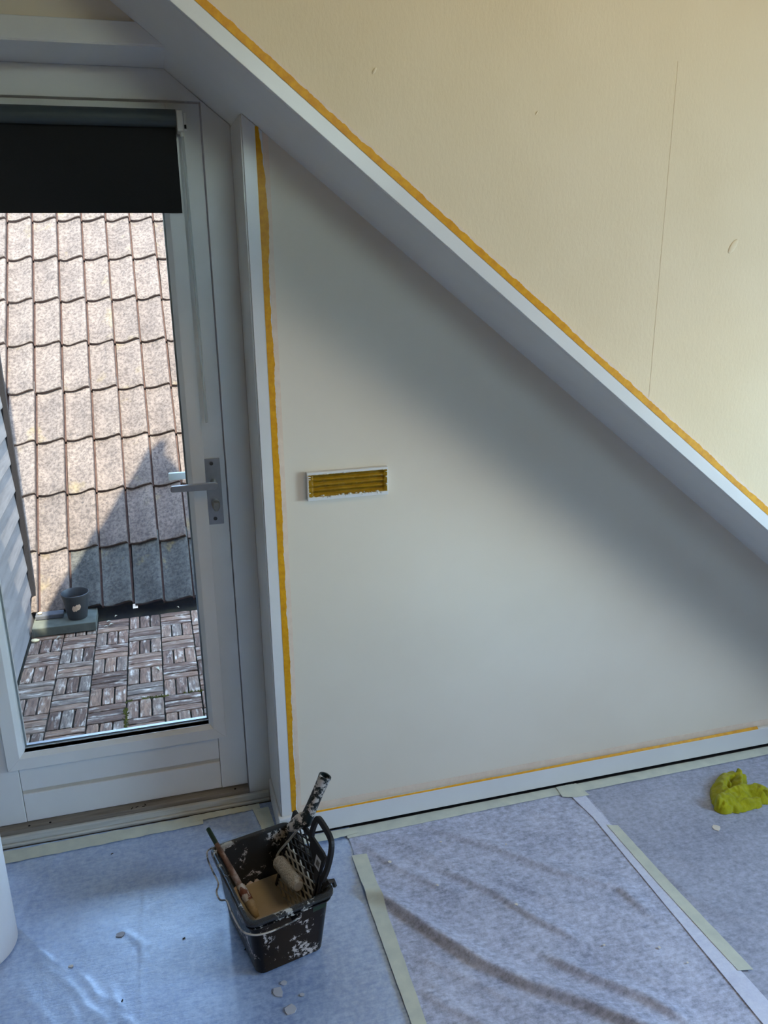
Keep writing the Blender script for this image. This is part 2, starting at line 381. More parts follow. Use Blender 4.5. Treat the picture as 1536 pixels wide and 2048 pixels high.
# gable wall with the air vent
obj('wall_gable', bm_prism_xz([(0.252, 0.0), (x_floor, 0.0), (0.252, slope(0.252))], YM, 2.42), 'cream_plaster', kind='structure')
obj('wall_gable_upper', bm_prism_xz([(XL, 2.134), (slope(0, -2.134) / SB, 2.134), (XL, slope(XL))], YM, 2.42), 'cream_plaster', kind='structure')
xh0, xh1 = (SA - 2.134) / SB, (SA - 2.178) / SB
obj('trim_2', bm_prism_xz([(XL, 2.134), (xh0, 2.134), (xh1, 2.178), (XL, 2.178)], YM - 0.008, YM + 0.004), 'white_gloss', kind='structure', bevel=0.0015)
obj('trim_3', bm_box(XL, xh0 + 0.005, YM - 0.006, YD + 0.02, 2.131, 2.1345), 'white_gloss', kind='structure')
# casing strip at the corner of the door recess, and the lining of the recess
obj('trim_4', bm_prism_xz([(0.249, 0.0), (0.2955, 0.0), (0.2955, slope(0.2955) - 0.001), (0.249, slope(0.249) - 0.001)], YM - 0.003, YM + 0.004), 'white_gloss', kind='structure', bevel=0.0012)
obj('trim_5', bm_box(0.2455, 0.252, YM + 0.004, YD + 0.02, 0.0, slope(0.252) - 0.001), 'white_gloss', kind='structure', bevel=0.001)
obj('trim_6', bm_prism_xz([(0.2957, 0.095), (0.309, 0.095), (0.309, slope(0.309) - 0.001), (0.2957, slope(0.2957) - 0.001)], YM - 0.0025, YM + 0.002), 'wet_paint_edge', kind='structure')
# skirting
obj('baseboard_gable', bm_box(0.238, 2.66, YM - 0.016, YM - 0.0032, 0.015, 0.083), 'white_gloss', kind='structure', bevel=0.002)
obj('baseboard_recess', bm_box(0.238, 0.2453, YM - 0.003, YD - 0.02, 0.006, 0.083), 'white_gloss', kind='structure', bevel=0.002)
obj('baseboard_gap', bm_box(0.30, 2.66, YM - 0.008, YM - 0.0035, 0.0005, 0.0148), 'dark_gap', kind='structure')
# rest of the room: side walls and back wall with window openings
obj('wall_left', bm_box(XL - 0.1, XL, YB, 2.42, 0.0, ZC), 'room_wall', kind='structure')
def wall_with_hole(name, axis, at, a0, a1, h0, h1, z0, z1):
    bm = bmesh.new()
    for (p0, p1, q0, q1) in ((a0, h0, 0, ZC), (h1, a1, 0, ZC), (h0, h1, 0, z0), (h0, h1, z1, ZC)):
        if axis == 'y': bm_box(p0, p1, at - 0.1, at, q0, q1, bm)
        else: bm_box(at, at + 0.1, p0, p1, q0, q1, bm)
    return obj(name, bm, 'room_wall', kind='structure')
wall_with_hole('wall_back', 'y', YB, XL, XR, 0.30, 1.70, 2.12, 2.72)
wall_with_hole('wall_right', 'x', XR, YB, 2.42, 0.30, 1.20, 0.75, 1.65)
def window(name, horizontal, a0, a1, z0, z1, at):
    w = empty(name, kind='structure')
    f = 0.05
    for (p0, p1, q0, q1) in ((a0, a0 + f, z0, z1), (a1 - f, a1, z0, z1), (a0 + f, a1 - f, z0, z0 + f), (a0 + f, a1 - f, z1 - f, z1)):
        if horizontal: obj('window_frame', bm_box(p0, p1, at - 0.09, at - 0.03, q0, q1), 'white_gloss', w)
        else: obj('window_frame', bm_box(at + 0.03, at + 0.09, p0, p1, q0, q1), 'white_gloss', w)
    if horizontal: obj('pane', bm_box(a0 + f, a1 - f, at - 0.062, at - 0.058, z0 + f, z1 - f), 'window_glass', w)
    else: obj('pane', bm_box(at + 0.058, at + 0.062, a0 + f, a1 - f, z0 + f, z1 - f), 'window_glass', w)
window('window_1', True, 0.30, 1.70, 2.12, 2.72, YB)
dummy_root = empty('dummy_roof_window', kind='structure')  # dummy frame and pane around the added fill lamp, no opening above
for (a0, a1, c0, c1) in ((0.84, 0.88, -0.36, 0.66), (1.82, 1.86, -0.36, 0.66), (0.88, 1.82, -0.36, -0.32), (0.88, 1.82, 0.62, 0.66)): obj('window_frame', bm_box(a0, a1, c0, c1, ZC - 0.03, ZC - 0.0005), 'white_gloss', dummy_root)  # dummy frame around the added fill lamp, not a real window
obj('dummy_pane', bm_box(0.88, 1.82, -0.32, 0.62, ZC - 0.012, ZC - 0.006), 'white_plastic', dummy_root)
window('window_2', False, 0.30, 1.20, 0.75, 1.65, XR)

# ------------------------------------------------------------------ door frame, threshold, door leaf
DL, DR, DT = -0.605, 0.1725, 2.057
bm = bmesh.new()
bm_prism_xz([(DL - 0.075, 0.0), (DL - 0.003, 0.0), (DL - 0.003, 2.131), (DL - 0.075, 2.131)], YD, YD + 0.11, bm)
bm_prism_xz([(DR + 0.0025, 0.0), (0.2455, 0.0), (0.2455, slope(0.2455) - 0.001), (DR + 0.0025, slope(DR + 0.0025) - 0.001)], YD, YD + 0.11, bm)
bm_prism_xz([(DL - 0.003, DT + 0.003), (DR + 0.0025, DT + 0.003), (DR + 0.0025, slope(DR + 0.0025) - 0.001), ((SA - 2.131) / SB, 2.131), (DL - 0.003, 2.131)], YD, YD + 0.11, bm)
obj('trim_7', bm, 'white_satin', kind='structure', bevel=0.0015)
th_ = empty('trim_8', (0, 0, 0), kind='structure')
obj('threshold_board', bm_box(-0.68, DR + 0.001, YD - 0.006, YD + 0.10, 0.031, 0.048), 'bare_wood', th_, bevel=0.002)
obj('sill_board', bm_prism_xz([(-0.68, 0.012), (0.237, 0.012), (0.237, 0.034), (-0.68, 0.034)], YD - 0.018, YD - 0.006), 'worn_sill', th_, bevel=0.003)
obj('sill_base', bm_box(-0.68, 0.237, YD - 0.024, YD + 0.06, 0.0005, 0.0118), 'worn_sill', th_, bevel=0.003)
for (x, y) in ((-0.49, YD + 0.004), (-0.43, YD + 0.002), (0.13, YD + 0.006)):
    obj('screw_hole', bm_lathe([(0.0035, -0.001), (0.0035, 0.0006), (0.001, 0.0006)], 10, cap=True), 'dark_gap', th_, loc=(x, y, 0.0481))
for (x, y) in ((-0.19, YD - 0.001), (-0.175, YD + 0.002), (-0.15, YD + 0.006), (-0.155, YD - 0.001)):
    a = rng.uniform(0, 3.1)
    obj('wood_crumb', bm_box(-0.0045, 0.0045, -0.0012, 0.0012, 0, 0.0012), 'dark_gap', th_, loc=(x, y, 0.0482), rot=(0, 0, a))

YL = 2.318                                     # inner face of the leaf
door = empty('door_1', (0, 0, 0), kind='structure')
GX0, GX1, GZ0, GZ1 = -0.474, 0.0665, 0.293, 1.93
LT = 0.052
obj('stile', bm_box(DL, -0.497, YL, YL + LT, 0.055, DT), 'white_satin', door, bevel=0.0012)
obj('stile', bm_box(0.0905, DR, YL, YL + LT, 0.055, DT), 'white_satin', door, bevel=0.0012)
obj('top_rail', bm_box(-0.4965, 0.09, YL, YL + LT, GZ1, DT), 'white_satin', door, bevel=0.0012)
obj('panel_board', bm_box(-0.4955, 0.0893, YL + 0.0015, YL + LT, 0.164, GZ0), 'white_satin', door, bevel=0.0012)
obj('panel_board', bm_box(-0.4955, 0.0893, YL + 0.0015, YL + LT, 0.055, 0.150), 'white_satin', door, bevel=0.0012)
obj('panel_groove', bm_box(-0.4955, 0.0893, YL + 0.0065, YL + LT - 0.01, 0.1502, 0.1638), 'filler_beige', door)
# glazing beads, mitred, with a bevel towards the glass
def bead(a, b, inward):
    # a, b : outer corner points (x, z); inward corners shifted diagonally
    W = 0.043
    prof = [(-0.006, 0.0), (-0.006, -0.011), (W * 0.72, -0.011), (W, 0.004), (W, 0.026), (-0.0, 0.026)]
    ax, az = a; bx, bz = b; L = math.hypot(bx - ax, bz - az); tx, tz = (bx - ax) / L, (bz - az) / L
    ix, iz = inward; rings = []
    for (px, pz), s in ((a, 1), (b, -1)):
        rings.append([Vector((px + ix * w + tx * s * w, YL + y, pz + iz * w + tz * s * w)) for w, y in prof])
    return bm_loft(rings)
OX0, OX1, OZ0, OZ1 = GX0 - 0.043, GX1 + 0.043, GZ0 - 0.043, GZ1 + 0.043
for a, b, i in (((OX0, OZ0), (OX1, OZ0), (0, 1)), ((OX1, OZ0), (OX1, OZ1), (-1, 0)), ((OX1, OZ1), (OX0, OZ1), (0, -1)), ((OX0, OZ1), (OX0, OZ0), (1, 0))):
    obj('glazing_bead', bead(a, b, i), 'white_gloss', door, bevel=0.001)
for (x0, x1, z0, z1) in ((-0.4965, GX0, GZ0, GZ1), (GX1, 0.09, GZ0, GZ1)):
    obj('glazing_rebate', bm_box(x0, x1, YL + 0.027, YL + LT, z0, z1), 'white_satin', door)
obj('pane', bm_box(GX0 - 0.006, GX1 + 0.006, YL + 0.0275, YL + 0.0315, GZ0 - 0.006, GZ1 + 0.006), 'window_glass', door)
for (x0, x1, z0, z1) in ((GX0, GX1, GZ0, GZ0 + 0.006), (GX0, GX1, GZ1 - 0.006, GZ1), (GX0, GX0 + 0.005, GZ0 + 0.006, GZ1 - 0.006), (GX1 - 0.005, GX1, GZ0 + 0.006, GZ1 - 0.006)):
    obj('glass_spacer', bm_box(x0, x1, YL + 0.032, YL + 0.044, z0, z1), 'brushed_metal', door)
# lock plate, lever, turn knob
pl = obj('lock_plate', bm_box(0.1105, 0.1585, YL - 0.005, YL - 0.0002, 0.948, 1.144), 'brushed_metal', door, bevel=0.0012)
pl['label'] = 'brushed metal lock plate with two screws'
for z in (1.130, 1.062, 0.966):
    bm = bm_lathe([(0.0, 0.0), (0.0052, 0.0), (0.0052, 0.0016), (0.0036, 0.0016), (0.0030, 0.0006), (0.0, 0.0006)], 16)
    obj('screw', bm, 'screw_metal', pl, smooth=True, loc=(0.1345, YL - 0.0052, z), rot=(math.pi / 2, 0, 0), autosmooth=30)
ZH = 1.076
hd = obj('lever_handle', bm_tube([(0.137, YL - 0.005, ZH), (0.137, YL - 0.045, ZH)], 0.0095, 20), 'metal_dull', door, smooth=True, autosmooth=40)
bm = bmesh.new()
prof = [Vector((x, z, 0)) for x, z in ((0.147, 0.0), (0.1445, 0.0075), (0.137, 0.0105), (0.02, 0.0085), (0.016, 0.006), (0.016, -0.006), (0.02, -0.0085), (0.137, -0.0105), (0.1445, -0.0075))]
bm_loft([[Vector((p.x, YL - 0.055, ZH + p.y)) for p in prof], [Vector((p.x, YL - 0.043, ZH + p.y)) for p in prof]], bm=bm)
obj('lever_grip', bm, 'brushed_metal', hd, bevel=0.0015)
kn = obj('thumb_turn', bm_tube([(0.138, YL - 0.005, 1.014), (0.138, YL - 0.022, 1.014)], 0.0115, 20), 'metal_dull', door, smooth=True, autosmooth=40)
bm = bmesh.new()
pr = [(0.0115, 0.004), (0.009, 0.010), (-0.009, 0.010), (-0.0115, 0.004), (-0.0105, -0.008), (-0.0045, -0.019), (0.0045, -0.019), (0.0105, -0.008)]
bm_loft([[Vector((0.138 + x, YL - 0.023, 1.012 + z)) for x, z in pr], [Vector((0.138 + x * 0.8, YL - 0.035, 1.012 + z * 0.85)) for x, z in pr]], bm=bm)
obj('turn_wing', bm, 'metal_dull', kn, bevel=0.0015)
oh = obj('outside_lever', bm_tube([(0.12, YL + LT, ZH), (0.12, YL + LT + 0.04, ZH)], 0.009, 16), 'white_plastic', door, smooth=True, autosmooth=40)
obj('outside_grip', bm_box(0.015, 0.128, YL + LT + 0.036, YL + LT + 0.048, ZH - 0.011, ZH + 0.011), 'white_plastic', oh, bevel=0.003)

# ------------------------------------------------------------------ roller blind on the door leaf
bl = tag(empty('roller_blind', (-0.2, 2.29, 1.79)), 'charcoal roller blind half lowered over the glass door', 'blind')
def under(o, root): o.parent = root; o.matrix_parent_inverse = Matrix.Translation(root.location).inverted() if root.rotation_euler.z == 0 else root.matrix_basis.inverted(); return o
BX0, BX1 = -0.52, 0.112
under(obj('blind_tube', bm_tube([(BX0, 2.284, 2.017), (BX1, 2.284, 2.017)], 0.0205, 24), 'blind_tube', smooth=True, autosmooth=40), bl)
bm = bmesh.new(); rows = []
for j, (y, z) in enumerate(((2.2995, 2.017), (2.2993, 1.99), (2.2990, 1.95), (2.2988, 1.88), (2.2985, 1.812), (2.2975, 1.806), (2.2980, 1.798))):
    rows.append([(BX0 + 0.004, y, z), (BX1 - 0.002, y, z), (BX1 - 0.002, y + 0.0012, z), (BX0 + 0.004, y + 0.0012, z)])
bm_loft([[Vector(p) for p in r] for r in rows], bm=bm)
under(obj('blind_fabric', bm, 'blind_fabric', smooth=True, autosmooth=40), bl)
under(obj('bottom_bar', bm_box(BX0 + 0.005, BX1 - 0.003, 2.3000, 2.3050, 1.799, 1.812), 'blind_fabric', bevel=0.002), bl)
br = under(obj('bracket', bm_box(0.1125, 0.128, 2.262, 2.3175, 1.985, 2.035), 'white_plastic', bevel=0.003), bl)
br['label'] = 'white plastic end bracket'
cg = obj('bracket_clip', bm_box(0.1285, 0.137, 2.272, 2.296, 1.99, 2.03), 'white_plastic', bevel=0.002); under(cg, bl)
under(obj('clip_slot', bm_box(0.1302, 0.1352, 2.2712, 2.2722, 1.993, 2.002), 'dark_gap'), bl)
w = under(obj('control_wand', bm_tube([(0.124, 2.276, 1.985), (0.1245, 2.276, 1.94), (0.127, 2.276, 1.60), (0.129, 2.276, 1.262), (0.129, 2.276, 1.255)], [0.0042, 0.0044, 0.0046, 0.0050, 0.0042], 6), 'clear_wand'), bl)
w['label'] = 'clear plastic control wand'
under(obj('wand_hook', bm_tube([(0.124, 2.276, 2.0), (0.124, 2.276, 1.975)], 0.0055, 10), 'white_plastic', smooth=True, autosmooth=40), bl)

# ------------------------------------------------------------------ air vent, taped over
vt = tag(empty('air_vent', (0.477, YM, 1.064)), 'small white wall vent masked over with yellow tape', 'vent')
def vadd(o): return under(o, vt)
vx0, vx1, vz0, vz1 = 0.365, 0.588, 1.065, 1.143
bm = bmesh.new(); fwid = 0.0075; dp = 0.016
for (a0, a1, c0, c1) in ((vx0, vx1, vz0, vz0 + fwid + 0.003), (vx0, vx1, vz1 - fwid, vz1), (vx0, vx0 + 0.006, vz0 + fwid + 0.003, vz1 - fwid), (vx1 - 0.006, vx1, vz0 + fwid + 0.003, vz1 - fwid)):
    vadd(obj('vent_frame', bm_box(a0, a1, YM - dp, YM - 0.0003, c0, c1), 'white_satin', bevel=0.0018))
for i in range(5):
    zc = vz0 + 0.012 + i * 0.0145
    bm = bm_loft([[Vector((x, YM - 0.0125, zc)), Vector((x, YM - 0.004, zc + 0.006)), Vector((x, YM - 0.0025, zc + 0.0045)), Vector((x, YM - 0.011, zc - 0.0015))] for x in (vx0 + 0.006, vx1 - 0.006)])
    vadd(obj('vent_slat', bm, 'white_satin'))
vadd(obj('vent_back', bm_box(vx0 + 0.004, vx1 - 0.004, YM - 0.0022, YM - 0.0003, vz0 + 0.004, vz1 - 0.004), 'dark_gap'))
# tape sheet draped over slats: follows the slats, ragged outline
def ragged(u, seed, amp): return amp * (nz(u * 60, seed) * 0.7 + nz(u * 190, seed + 5) * 0.5)
nx_, nz_ = 90, 36; bm = bmesh.new(); grid = []
tx0, tx1, tz0, tz1 = vx0 + 0.004, vx1 - 0.003, vz0 + 0.011, vz1 - 0.007
for i in range(nx_ + 1):
    u = i / nx_; x = tx0 + (tx1 - tx0) * u + 0
    lo, hi = tz0 + ragged(u, 1.3, 0.0022), tz1 + ragged(u, 4.1, 0.0016); row = []
    for j in range(nz_ + 1):
        vj = j / nz_; z = lo + (hi - lo) * vj
        ph = ((z - (vz0 + 0.012)) / 0.0145) % 1.0
        prof_ = 1.0 if ph < 0.34 else max(0.0, 1 - (ph - 0.34) / 0.12, (ph - 0.88) / 0.12)
        edge = min(u, 1 - u, vj, 1 - vj)
        dep = 0.0085 + 0.0065 * prof_ * min(1, edge * 12) + 0.0012 * nz(x * 90, z * 140)
        if edge < 0.05: dep = 0.0155 + 0.0012 * nz(x * 160, z * 160)
        xr = x + (ragged(vj, 9.2, 0.0015) if i in (0, nx_) else 0)
        row.append(bm.verts.new((xr, YM - dep - 0.0012, z)))
    grid.append(row)
for i in range(nx_):
    for j in range(nz_): bm.faces.new((grid[i][j], grid[i + 1][j], grid[i + 1][j + 1], grid[i][j + 1]))
vadd(obj('tape_cover', bm, 'vent_tape', smooth=True))['label'] = 'yellow tape stretched over the slats'
for n_ in range(46):                             # dried blobs of paint round the rim
    t = rng.random(); side = rng.choice('bbbbtlr')
    if side == 'b': p = (vx0 + 0.01 + t * 0.2, vz0 + 0.010 + rng.uniform(-0.003, 0.004))
    elif side == 't': p = (vx0 + 0.01 + t * 0.2, vz1 - 0.006)
    elif side == 'l': p = (vx0 + 0.005, vz0 + t * 0.07 + 0.004)
    else: p = (vx1 - 0.005, vz0 + t * 0.07 + 0.004)
    bm = bmesh.new(); bmesh.ops.create_icosphere(bm, subdivisions=1, radius=1)
    sx_, sz_ = rng.uniform(0.0015, 0.006), rng.uniform(0.001, 0.0026)
    for vv in bm.verts: vv.co = Vector((p[0] + vv.co.x * sx_, YM - 0.0165 + vv.co.y * 0.0016, p[1] + vv.co.z * sz_ + vv.co.x * 0.001 * rng.uniform(-1, 1)))
    vadd(obj('paint_blob', bm, 'white_satin', smooth=True))

# ------------------------------------------------------------------ masking tapes on the walls
def ribbon(name, mat, p0, p1, wdir, nrm, w0, w1, amp0, amp1, thick, seed, n=260, gaps=None, f=1.0):
    """strip from p0 to p1; its two long edges lie at w0 and w1 along wdir, each with its own raggedness"""
    p0, p1, wdir, nrm = Vector(p0), Vector(p1), Vector(wdir), Vector(nrm); L = (p1 - p0).length; bm = bmesh.new(); R = []
    for i in range(n + 1):
        u = i / n; s = u * L; c = p0.lerp(p1, u)
        a = w0 + amp0 * (nz(s * 25 * f, seed) * 0.6 + nz(s * 110 * f, seed + 2) * 0.5)
        b = w1 + amp1 * (nz(s * 7 * f, seed + 7) * 0.9 + nz(s * 45 * f, seed + 9) * 0.6 + nz(s * 160 * f, seed + 12) * 0.35)
        if gaps: b += gaps(u)
        if b < a + 0.0008: b = a + 0.0008
        R.append([c + wdir * a + nrm * thick, c + wdir * b + nrm * thick, c + wdir * b, c + wdir * a])
    bm_loft(R, bm=bm); return obj(name, bm, mat)
cs = 1 / math.hypot(1, SB); sdir = Vector((cs, 0, -SB * cs)); perp = Vector((SB * cs, 0, cs))
def sp(x, off, y): return (x, y, slope(x, off))
tag(ribbon('masking_tape', 'yellow_tape', sp(-0.2, TB + 0.001, YF - 0.004), sp(2.3, TB + 0.001, YF - 0.004), perp, (0, -1, 0), -0.0005, 0.0145, 0.0002, 0.0042, 0.0006, 3.1, 900),
    'yellow masking tape along the sloping edge of the upper wall', 'tape')
e = ribbon('paint_ridge', 'wet_paint_edge', sp(-0.2, TB + 0.001, YF - 0.0005), sp(2.3, TB + 0.001, YF - 0.0005), perp, (0, -1, 0), 0.010, 0.0195, 0.0, 0.0006, 0.0022, 8.1, 400)
e.parent = wf
tag(ribbon('masking_tape', 'yellow_tape', (0.279, YM - 0.0031, slope(0.279) - 0.004), (0.279, YM - 0.0031, 0.092), (1, 0, 0), (0, -1, 0), 0.0, 0.0165, 0.0004, 0.0032, 0.0007, 5.7, 500,
    gaps=lambda u: -0.009 * max(0, 1 - u / 0.06) + 0.006 * math.exp(-((u - 0.11) / 0.04) ** 2) - 0.003 * max(0, (u - 0.75) / 0.25)),
    'yellow masking tape running up the white casing beside the door recess', 'tape')
tag(ribbon('masking_tape', 'yellow_tape', (0.33, YM - 0.0150, 0.0835), (1.93, YM - 0.0150, 0.0835), (0, 0.75, 0.66), (0, -0.66, 0.75), -0.001, 0.0040, 0.0003, 0.0010, 0.0006, 6.4, 600,
    gaps=lambda u: 0.0055 * max(0, (u - 0.2) / 0.8)),
    'thin yellow masking tape along the top of the skirting board', 'tape')
e = ribbon('paint_ridge', 'wet_paint_edge', (0.302, YM - 0.0002, 0.0845), (2.64, YM - 0.0002, 0.0845), (0, 0, 1), (0, -1, 0), 0.0, 0.022, 0.0, 0.0006, 0.0012, 2.2, 300)
e.parent = bpy.data.objects['wall_gable']

# ------------------------------------------------------------------ dust sheets on the floor
def poly_dist(pl_, x, y):
    best = 1e9; side = 1; tt = 0
    for i in range(len(pl_) - 1):
        ax, ay = pl_[i]; bx, by = pl_[i + 1]; dx, dy = bx - ax, by - ay; L2 = dx * dx + dy * dy
        t = max(0, min(1, ((x - ax) * dx + (y - ay) * dy) / L2)); px, py = ax + t * dx, ay + t * dy
        d = math.hypot(x - px, y - py)
        if d < best: best = d; side = 1 if dx * (y - ay) - dy * (x - ax) > 0 else -1; tt = (i + t) / (len(pl_) - 1)
    return best, side, tt
def fold_height(folds, x, y):
    h = 0.0
    for pl_, amp, wl, wr in folds:
        d, s, t = poly_dist(pl_, x, y); w_ = wl if s > 0 else wr
        if d < 4 * w_: h += amp * math.exp(-(d / w_) ** 2) * min(1, 6 * t + 0.15) * (min(1, 6 * (1 - t) + 0.25))
    return h
FOLDS_MID = [
    ([(0.37, 1.844), (0.481, 1.748), (0.563, 1.612), (0.655, 1.477), (0.745, 1.383), (0.838, 1.309), (0.93, 1.22), (1.02, 1.12)], 0.019, 0.034, 0.009),
    ([(0.672, 2.011), (0.847, 1.857), (1.006, 1.691), (1.11, 1.616), (1.142, 1.501)], 0.010, 0.030, 0.010),
    ([(0.642, 1.844), (0.776, 1.691), (0.84, 1.58), (0.917, 1.481)], 0.010, 0.028, 0.009),
    ([(0.802, 1.469), (0.89, 1.373), (0.976, 1.291), (1.043, 1.202)], 0.014, 0.026, 0.009),
    ([(0.469, 1.464), (0.535, 1.389), (0.585, 1.336), (0.66, 1.25)], 0.006, 0.020, 0.010),
    ([(0.466, 1.994), (0.54, 1.874), (0.604, 1.793), (0.692, 1.708)], 0.006, 0.022, 0.010),
    ([(0.56, 2.0), (0.70, 1.83), (0.80, 1.74), (0.95, 1.60)], 0.004, 0.020, 0.010),
    ([(0.50, 1.56), (0.60, 1.46), (0.70, 1.35)], 0.004, 0.02, 0.010)]
for q in range(26):                       # many small wrinkles running with the big folds
    x = rng.uniform(0.48, 1.10); y = rng.uniform(1.25, 2.0); a = math.radians(rng.uniform(-62, -42)); L_ = rng.uniform(0.06, 0.18)
    FOLDS_MID.append(([(x, y), (x + L_ / 2 * math.cos(a), y + L_ / 2 * math.sin(a) + rng.uniform(-0.01, 0.01)), (x + L_ * math.cos(a), y + L_ * math.sin(a))], rng.uniform(0.0012, 0.0028), rng.uniform(0.006, 0.012), rng.uniform(0.004, 0.007)))
FOLDS_L = [([(-0.40, 2.23), (-0.452, 2.076), (-0.488, 1.97)], 0.003, 0.014, 0.006), ([(0.02, 2.24), (0.06, 1.85), (0.05, 1.4)], 0.0015, 0.006, 0.006),
           ([(-0.15, 2.20), (-0.16, 1.9), (-0.17, 1.5)], 0.0014, 0.005, 0.005), ([(-0.47, 1.80), (-0.40, 1.66), (-0.33, 1.55)], 0.0010, 0.012, 0.008),
           ([(-0.44, 1.84), (-0.34, 1.72), (-0.25, 1.58)], 0.0009, 0.010, 0.008), ([(-0.02, 2.18), (0.07, 2.11), (0.16, 2.07)], 0.003, 0.010, 0.006)]
FOLDS_R = [([(1.247, 1.698), (1.27, 1.608), (1.29, 1.515), (1.346, 1.444), (1.45, 1.37)], 0.004, 0.02, 0.008), ([(1.30, 1.75), (1.36, 1.64), (1.46, 1.52)], 0.002, 0.02, 0.01)]
for q in range(22):                       # puckers in the film near the roll
    x = rng.uniform(-0.46, -0.18); y = rng.uniform(1.52, 1.86); a = math.radians(rng.uniform(-75, -40)); L_ = rng.uniform(0.05, 0.13)
    FOLDS_L.append(([(x, y), (x + L_ / 2 * math.cos(a) + 0.006, y + L_ / 2 * math.sin(a)), (x + L_ * math.cos(a), y + L_ * math.sin(a))], rng.uniform(0.0006, 0.0014), rng.uniform(0.004, 0.007), rng.uniform(0.003, 0.005)))
def sheet(name, x0, x1, y0, y1, res, mat, folds, base, wob, edge=None, coarse_y=None):
    xs = [x0 + (x1 - x0) * i / max(1, round((x1 - x0) / res)) for i in range(max(1, round((x1 - x0) / res)) + 1)]
    ys = []; y = y1
    while y > y0 + 1e-6:
        ys.append(y); y -= res if y > 1.0 else 0.08
    ys.append(y0); bm = bmesh.new(); V = []
    for iy, y in enumerate(ys):
        row = []
        for ix, x in enumerate(xs):
            h = base + fold_height(folds, x, y) if y > 0.8 else base
            h += wob * (0.5 + 0.5 * nz(x * 9, y * 9, base * 99)) + wob * 0.6 * (0.5 + 0.5 * nz(x * 26, y * 20, 3.3))
            xe = x
            if ix == 0: xe += 0.003 * nz(y * 8, x0 * 3)
            if ix == len(xs) - 1: xe += 0.003 * nz(y * 8, x1 * 3)
            row.append(bm.verts.new((xe, y, h)))
        V.append(row)
    for i in range(len(ys) - 1):
        for j in range(len(xs) - 1): bm.faces.new((V[i][j], V[i][j + 1], V[i + 1][j + 1], V[i + 1][j]))
    return obj(name, bm, mat, smooth=True)
tag(sheet('dust_sheet', -0.84, 0.452, -2.5, YD - 0.03, 0.0075, 'sheet_film', FOLDS_L, 0.0012, 0.0012), 'shiny blue-grey dust sheet on the floor in front of the glass door', 'dust sheet')
tag(sheet('dust_sheet', 0.438, 1.232, -2.5, YM - 0.020, 0.0070, 'sheet_fleece', FOLDS_MID, 0.0040, 0.0010), 'rumpled grey fleece dust sheet with long diagonal folds', 'dust sheet')
tag(sheet('dust_sheet', 1.195, 2.60, -2.5, YM - 0.022, 0.010, 'sheet_fleece_flat', FOLDS_R, 0.0012, 0.0010), 'flat grey fleece dust sheet under the yellow cloth', 'dust sheet')
# where two sheets overlap the doubled fleece looks paler: a narrow top layer
def strip_floor(name, mat, pts_l, pts_r, z, thick, seed, n=60, amp=0.0012, wob=0.0008, folds=None):
    bm = bmesh.new(); R = []
    def at(pl_, u):
        k_ = u * (len(pl_) - 1); i = min(int(k_), len(pl_) - 2); t = k_ - i
        return Vector(pl_[i]).lerp(Vector(pl_[i + 1]), t)
    for i in range(n + 1):
        u = i / n; a = at(pts_l, u); b = at(pts_r, u)
        a = a + (a - b).normalized() * amp * nz(u * 18, seed); b = b + (b - a).normalized() * amp * nz(u * 18, seed + 4)
        za = z + wob * nz(u * 9, seed + 8) + (fold_height(folds, a.x, a.y) if folds else 0); zb = z + wob * nz(u * 9, seed + 11) + (fold_height(folds, b.x, b.y) if folds else 0)
        m_ = (a + b) / 2; zm = max(za, zb) if not folds else z + fold_height(folds, m_.x, m_.y)
        R.append([Vector((a.x, a.y, za + thick)), Vector((m_.x, m_.y, zm + thick)), Vector((b.x, b.y, zb + thick)), Vector((b.x, b.y, zb)), Vector((m_.x, m_.y, zm)), Vector((a.x, a.y, za))])
    bm_loft(R, bm=bm); return obj(name, bm, mat, smooth=True, autosmooth=35)
tag(strip_floor('overlap_band', 'sheet_double', [(1.170, 2.066), (1.193, 1.90), (1.199, 1.5), (1.204, 1.1), (1.21, 0.2)], [(1.222, 2.066), (1.226, 1.90), (1.240, 1.5), (1.262, 1.1), (1.30, 0.2)], 0.0068, 0.0006, 1.0, 120),
    'pale doubled strip where two fleece sheets overlap', 'dust sheet')

# pale paper tapes holding the sheets down
tag(strip_floor('floor_tape', 'pale_tape', [(0.430, 1.950), (0.430, 1.66), (0.432, 1.38), (0.433, 0.9)], [(0.474, 1.945), (0.470, 1.66), (0.466, 1.38), (0.468, 0.9)], 0.0078, 0.0004, 3.0, 90, folds=[(FOLDS_MID[0][0], 0.021, 0.036, 0.012)]), 'long pale paper tape joining the shiny sheet to the rumpled sheet', 'tape')
tag(strip_floor('floor_tape', 'pale_tape', [(1.214, 1.858), (1.224, 1.6), (1.244, 1.289)], [(1.246, 1.845), (1.258, 1.6), (1.282, 1.281)], 0.0085, 0.0004, 4.0, 60), 'pale paper tape stuck along the pale overlap strip', 'tape')
tag(strip_floor('floor_tape', 'pale_tape', [(0.435, 2.070), (0.80, 2.071), (1.215, 2.071)], [(0.436, 2.026), (0.80, 2.030), (1.215, 2.034)], 0.0066, 0.0004, 5.0, 70), 'pale paper tape along the skirting above the rumpled sheet', 'tape')
tag(strip_floor('floor_tape', 'pale_tape', [(1.22, 2.071), (1.7, 2.071), (2.3, 2.071)], [(1.22, 2.030), (1.7, 2.030), (2.3, 2.030)], 0.0050, 0.0004, 6.0, 70), 'pale paper tape along the skirting behind the yellow cloth', 'tape')
tag(strip_floor('floor_tape', 'pale_tape', [(1.150, 2.070), (1.19, 2.071), (1.224, 2.069)], [(1.148, 2.018), (1.19, 2.004), (1.236, 2.002)], 0.0086, 0.0005, 7.0, 20), 'short pale paper tape piece at the wall end of the overlap strip', 'tape')
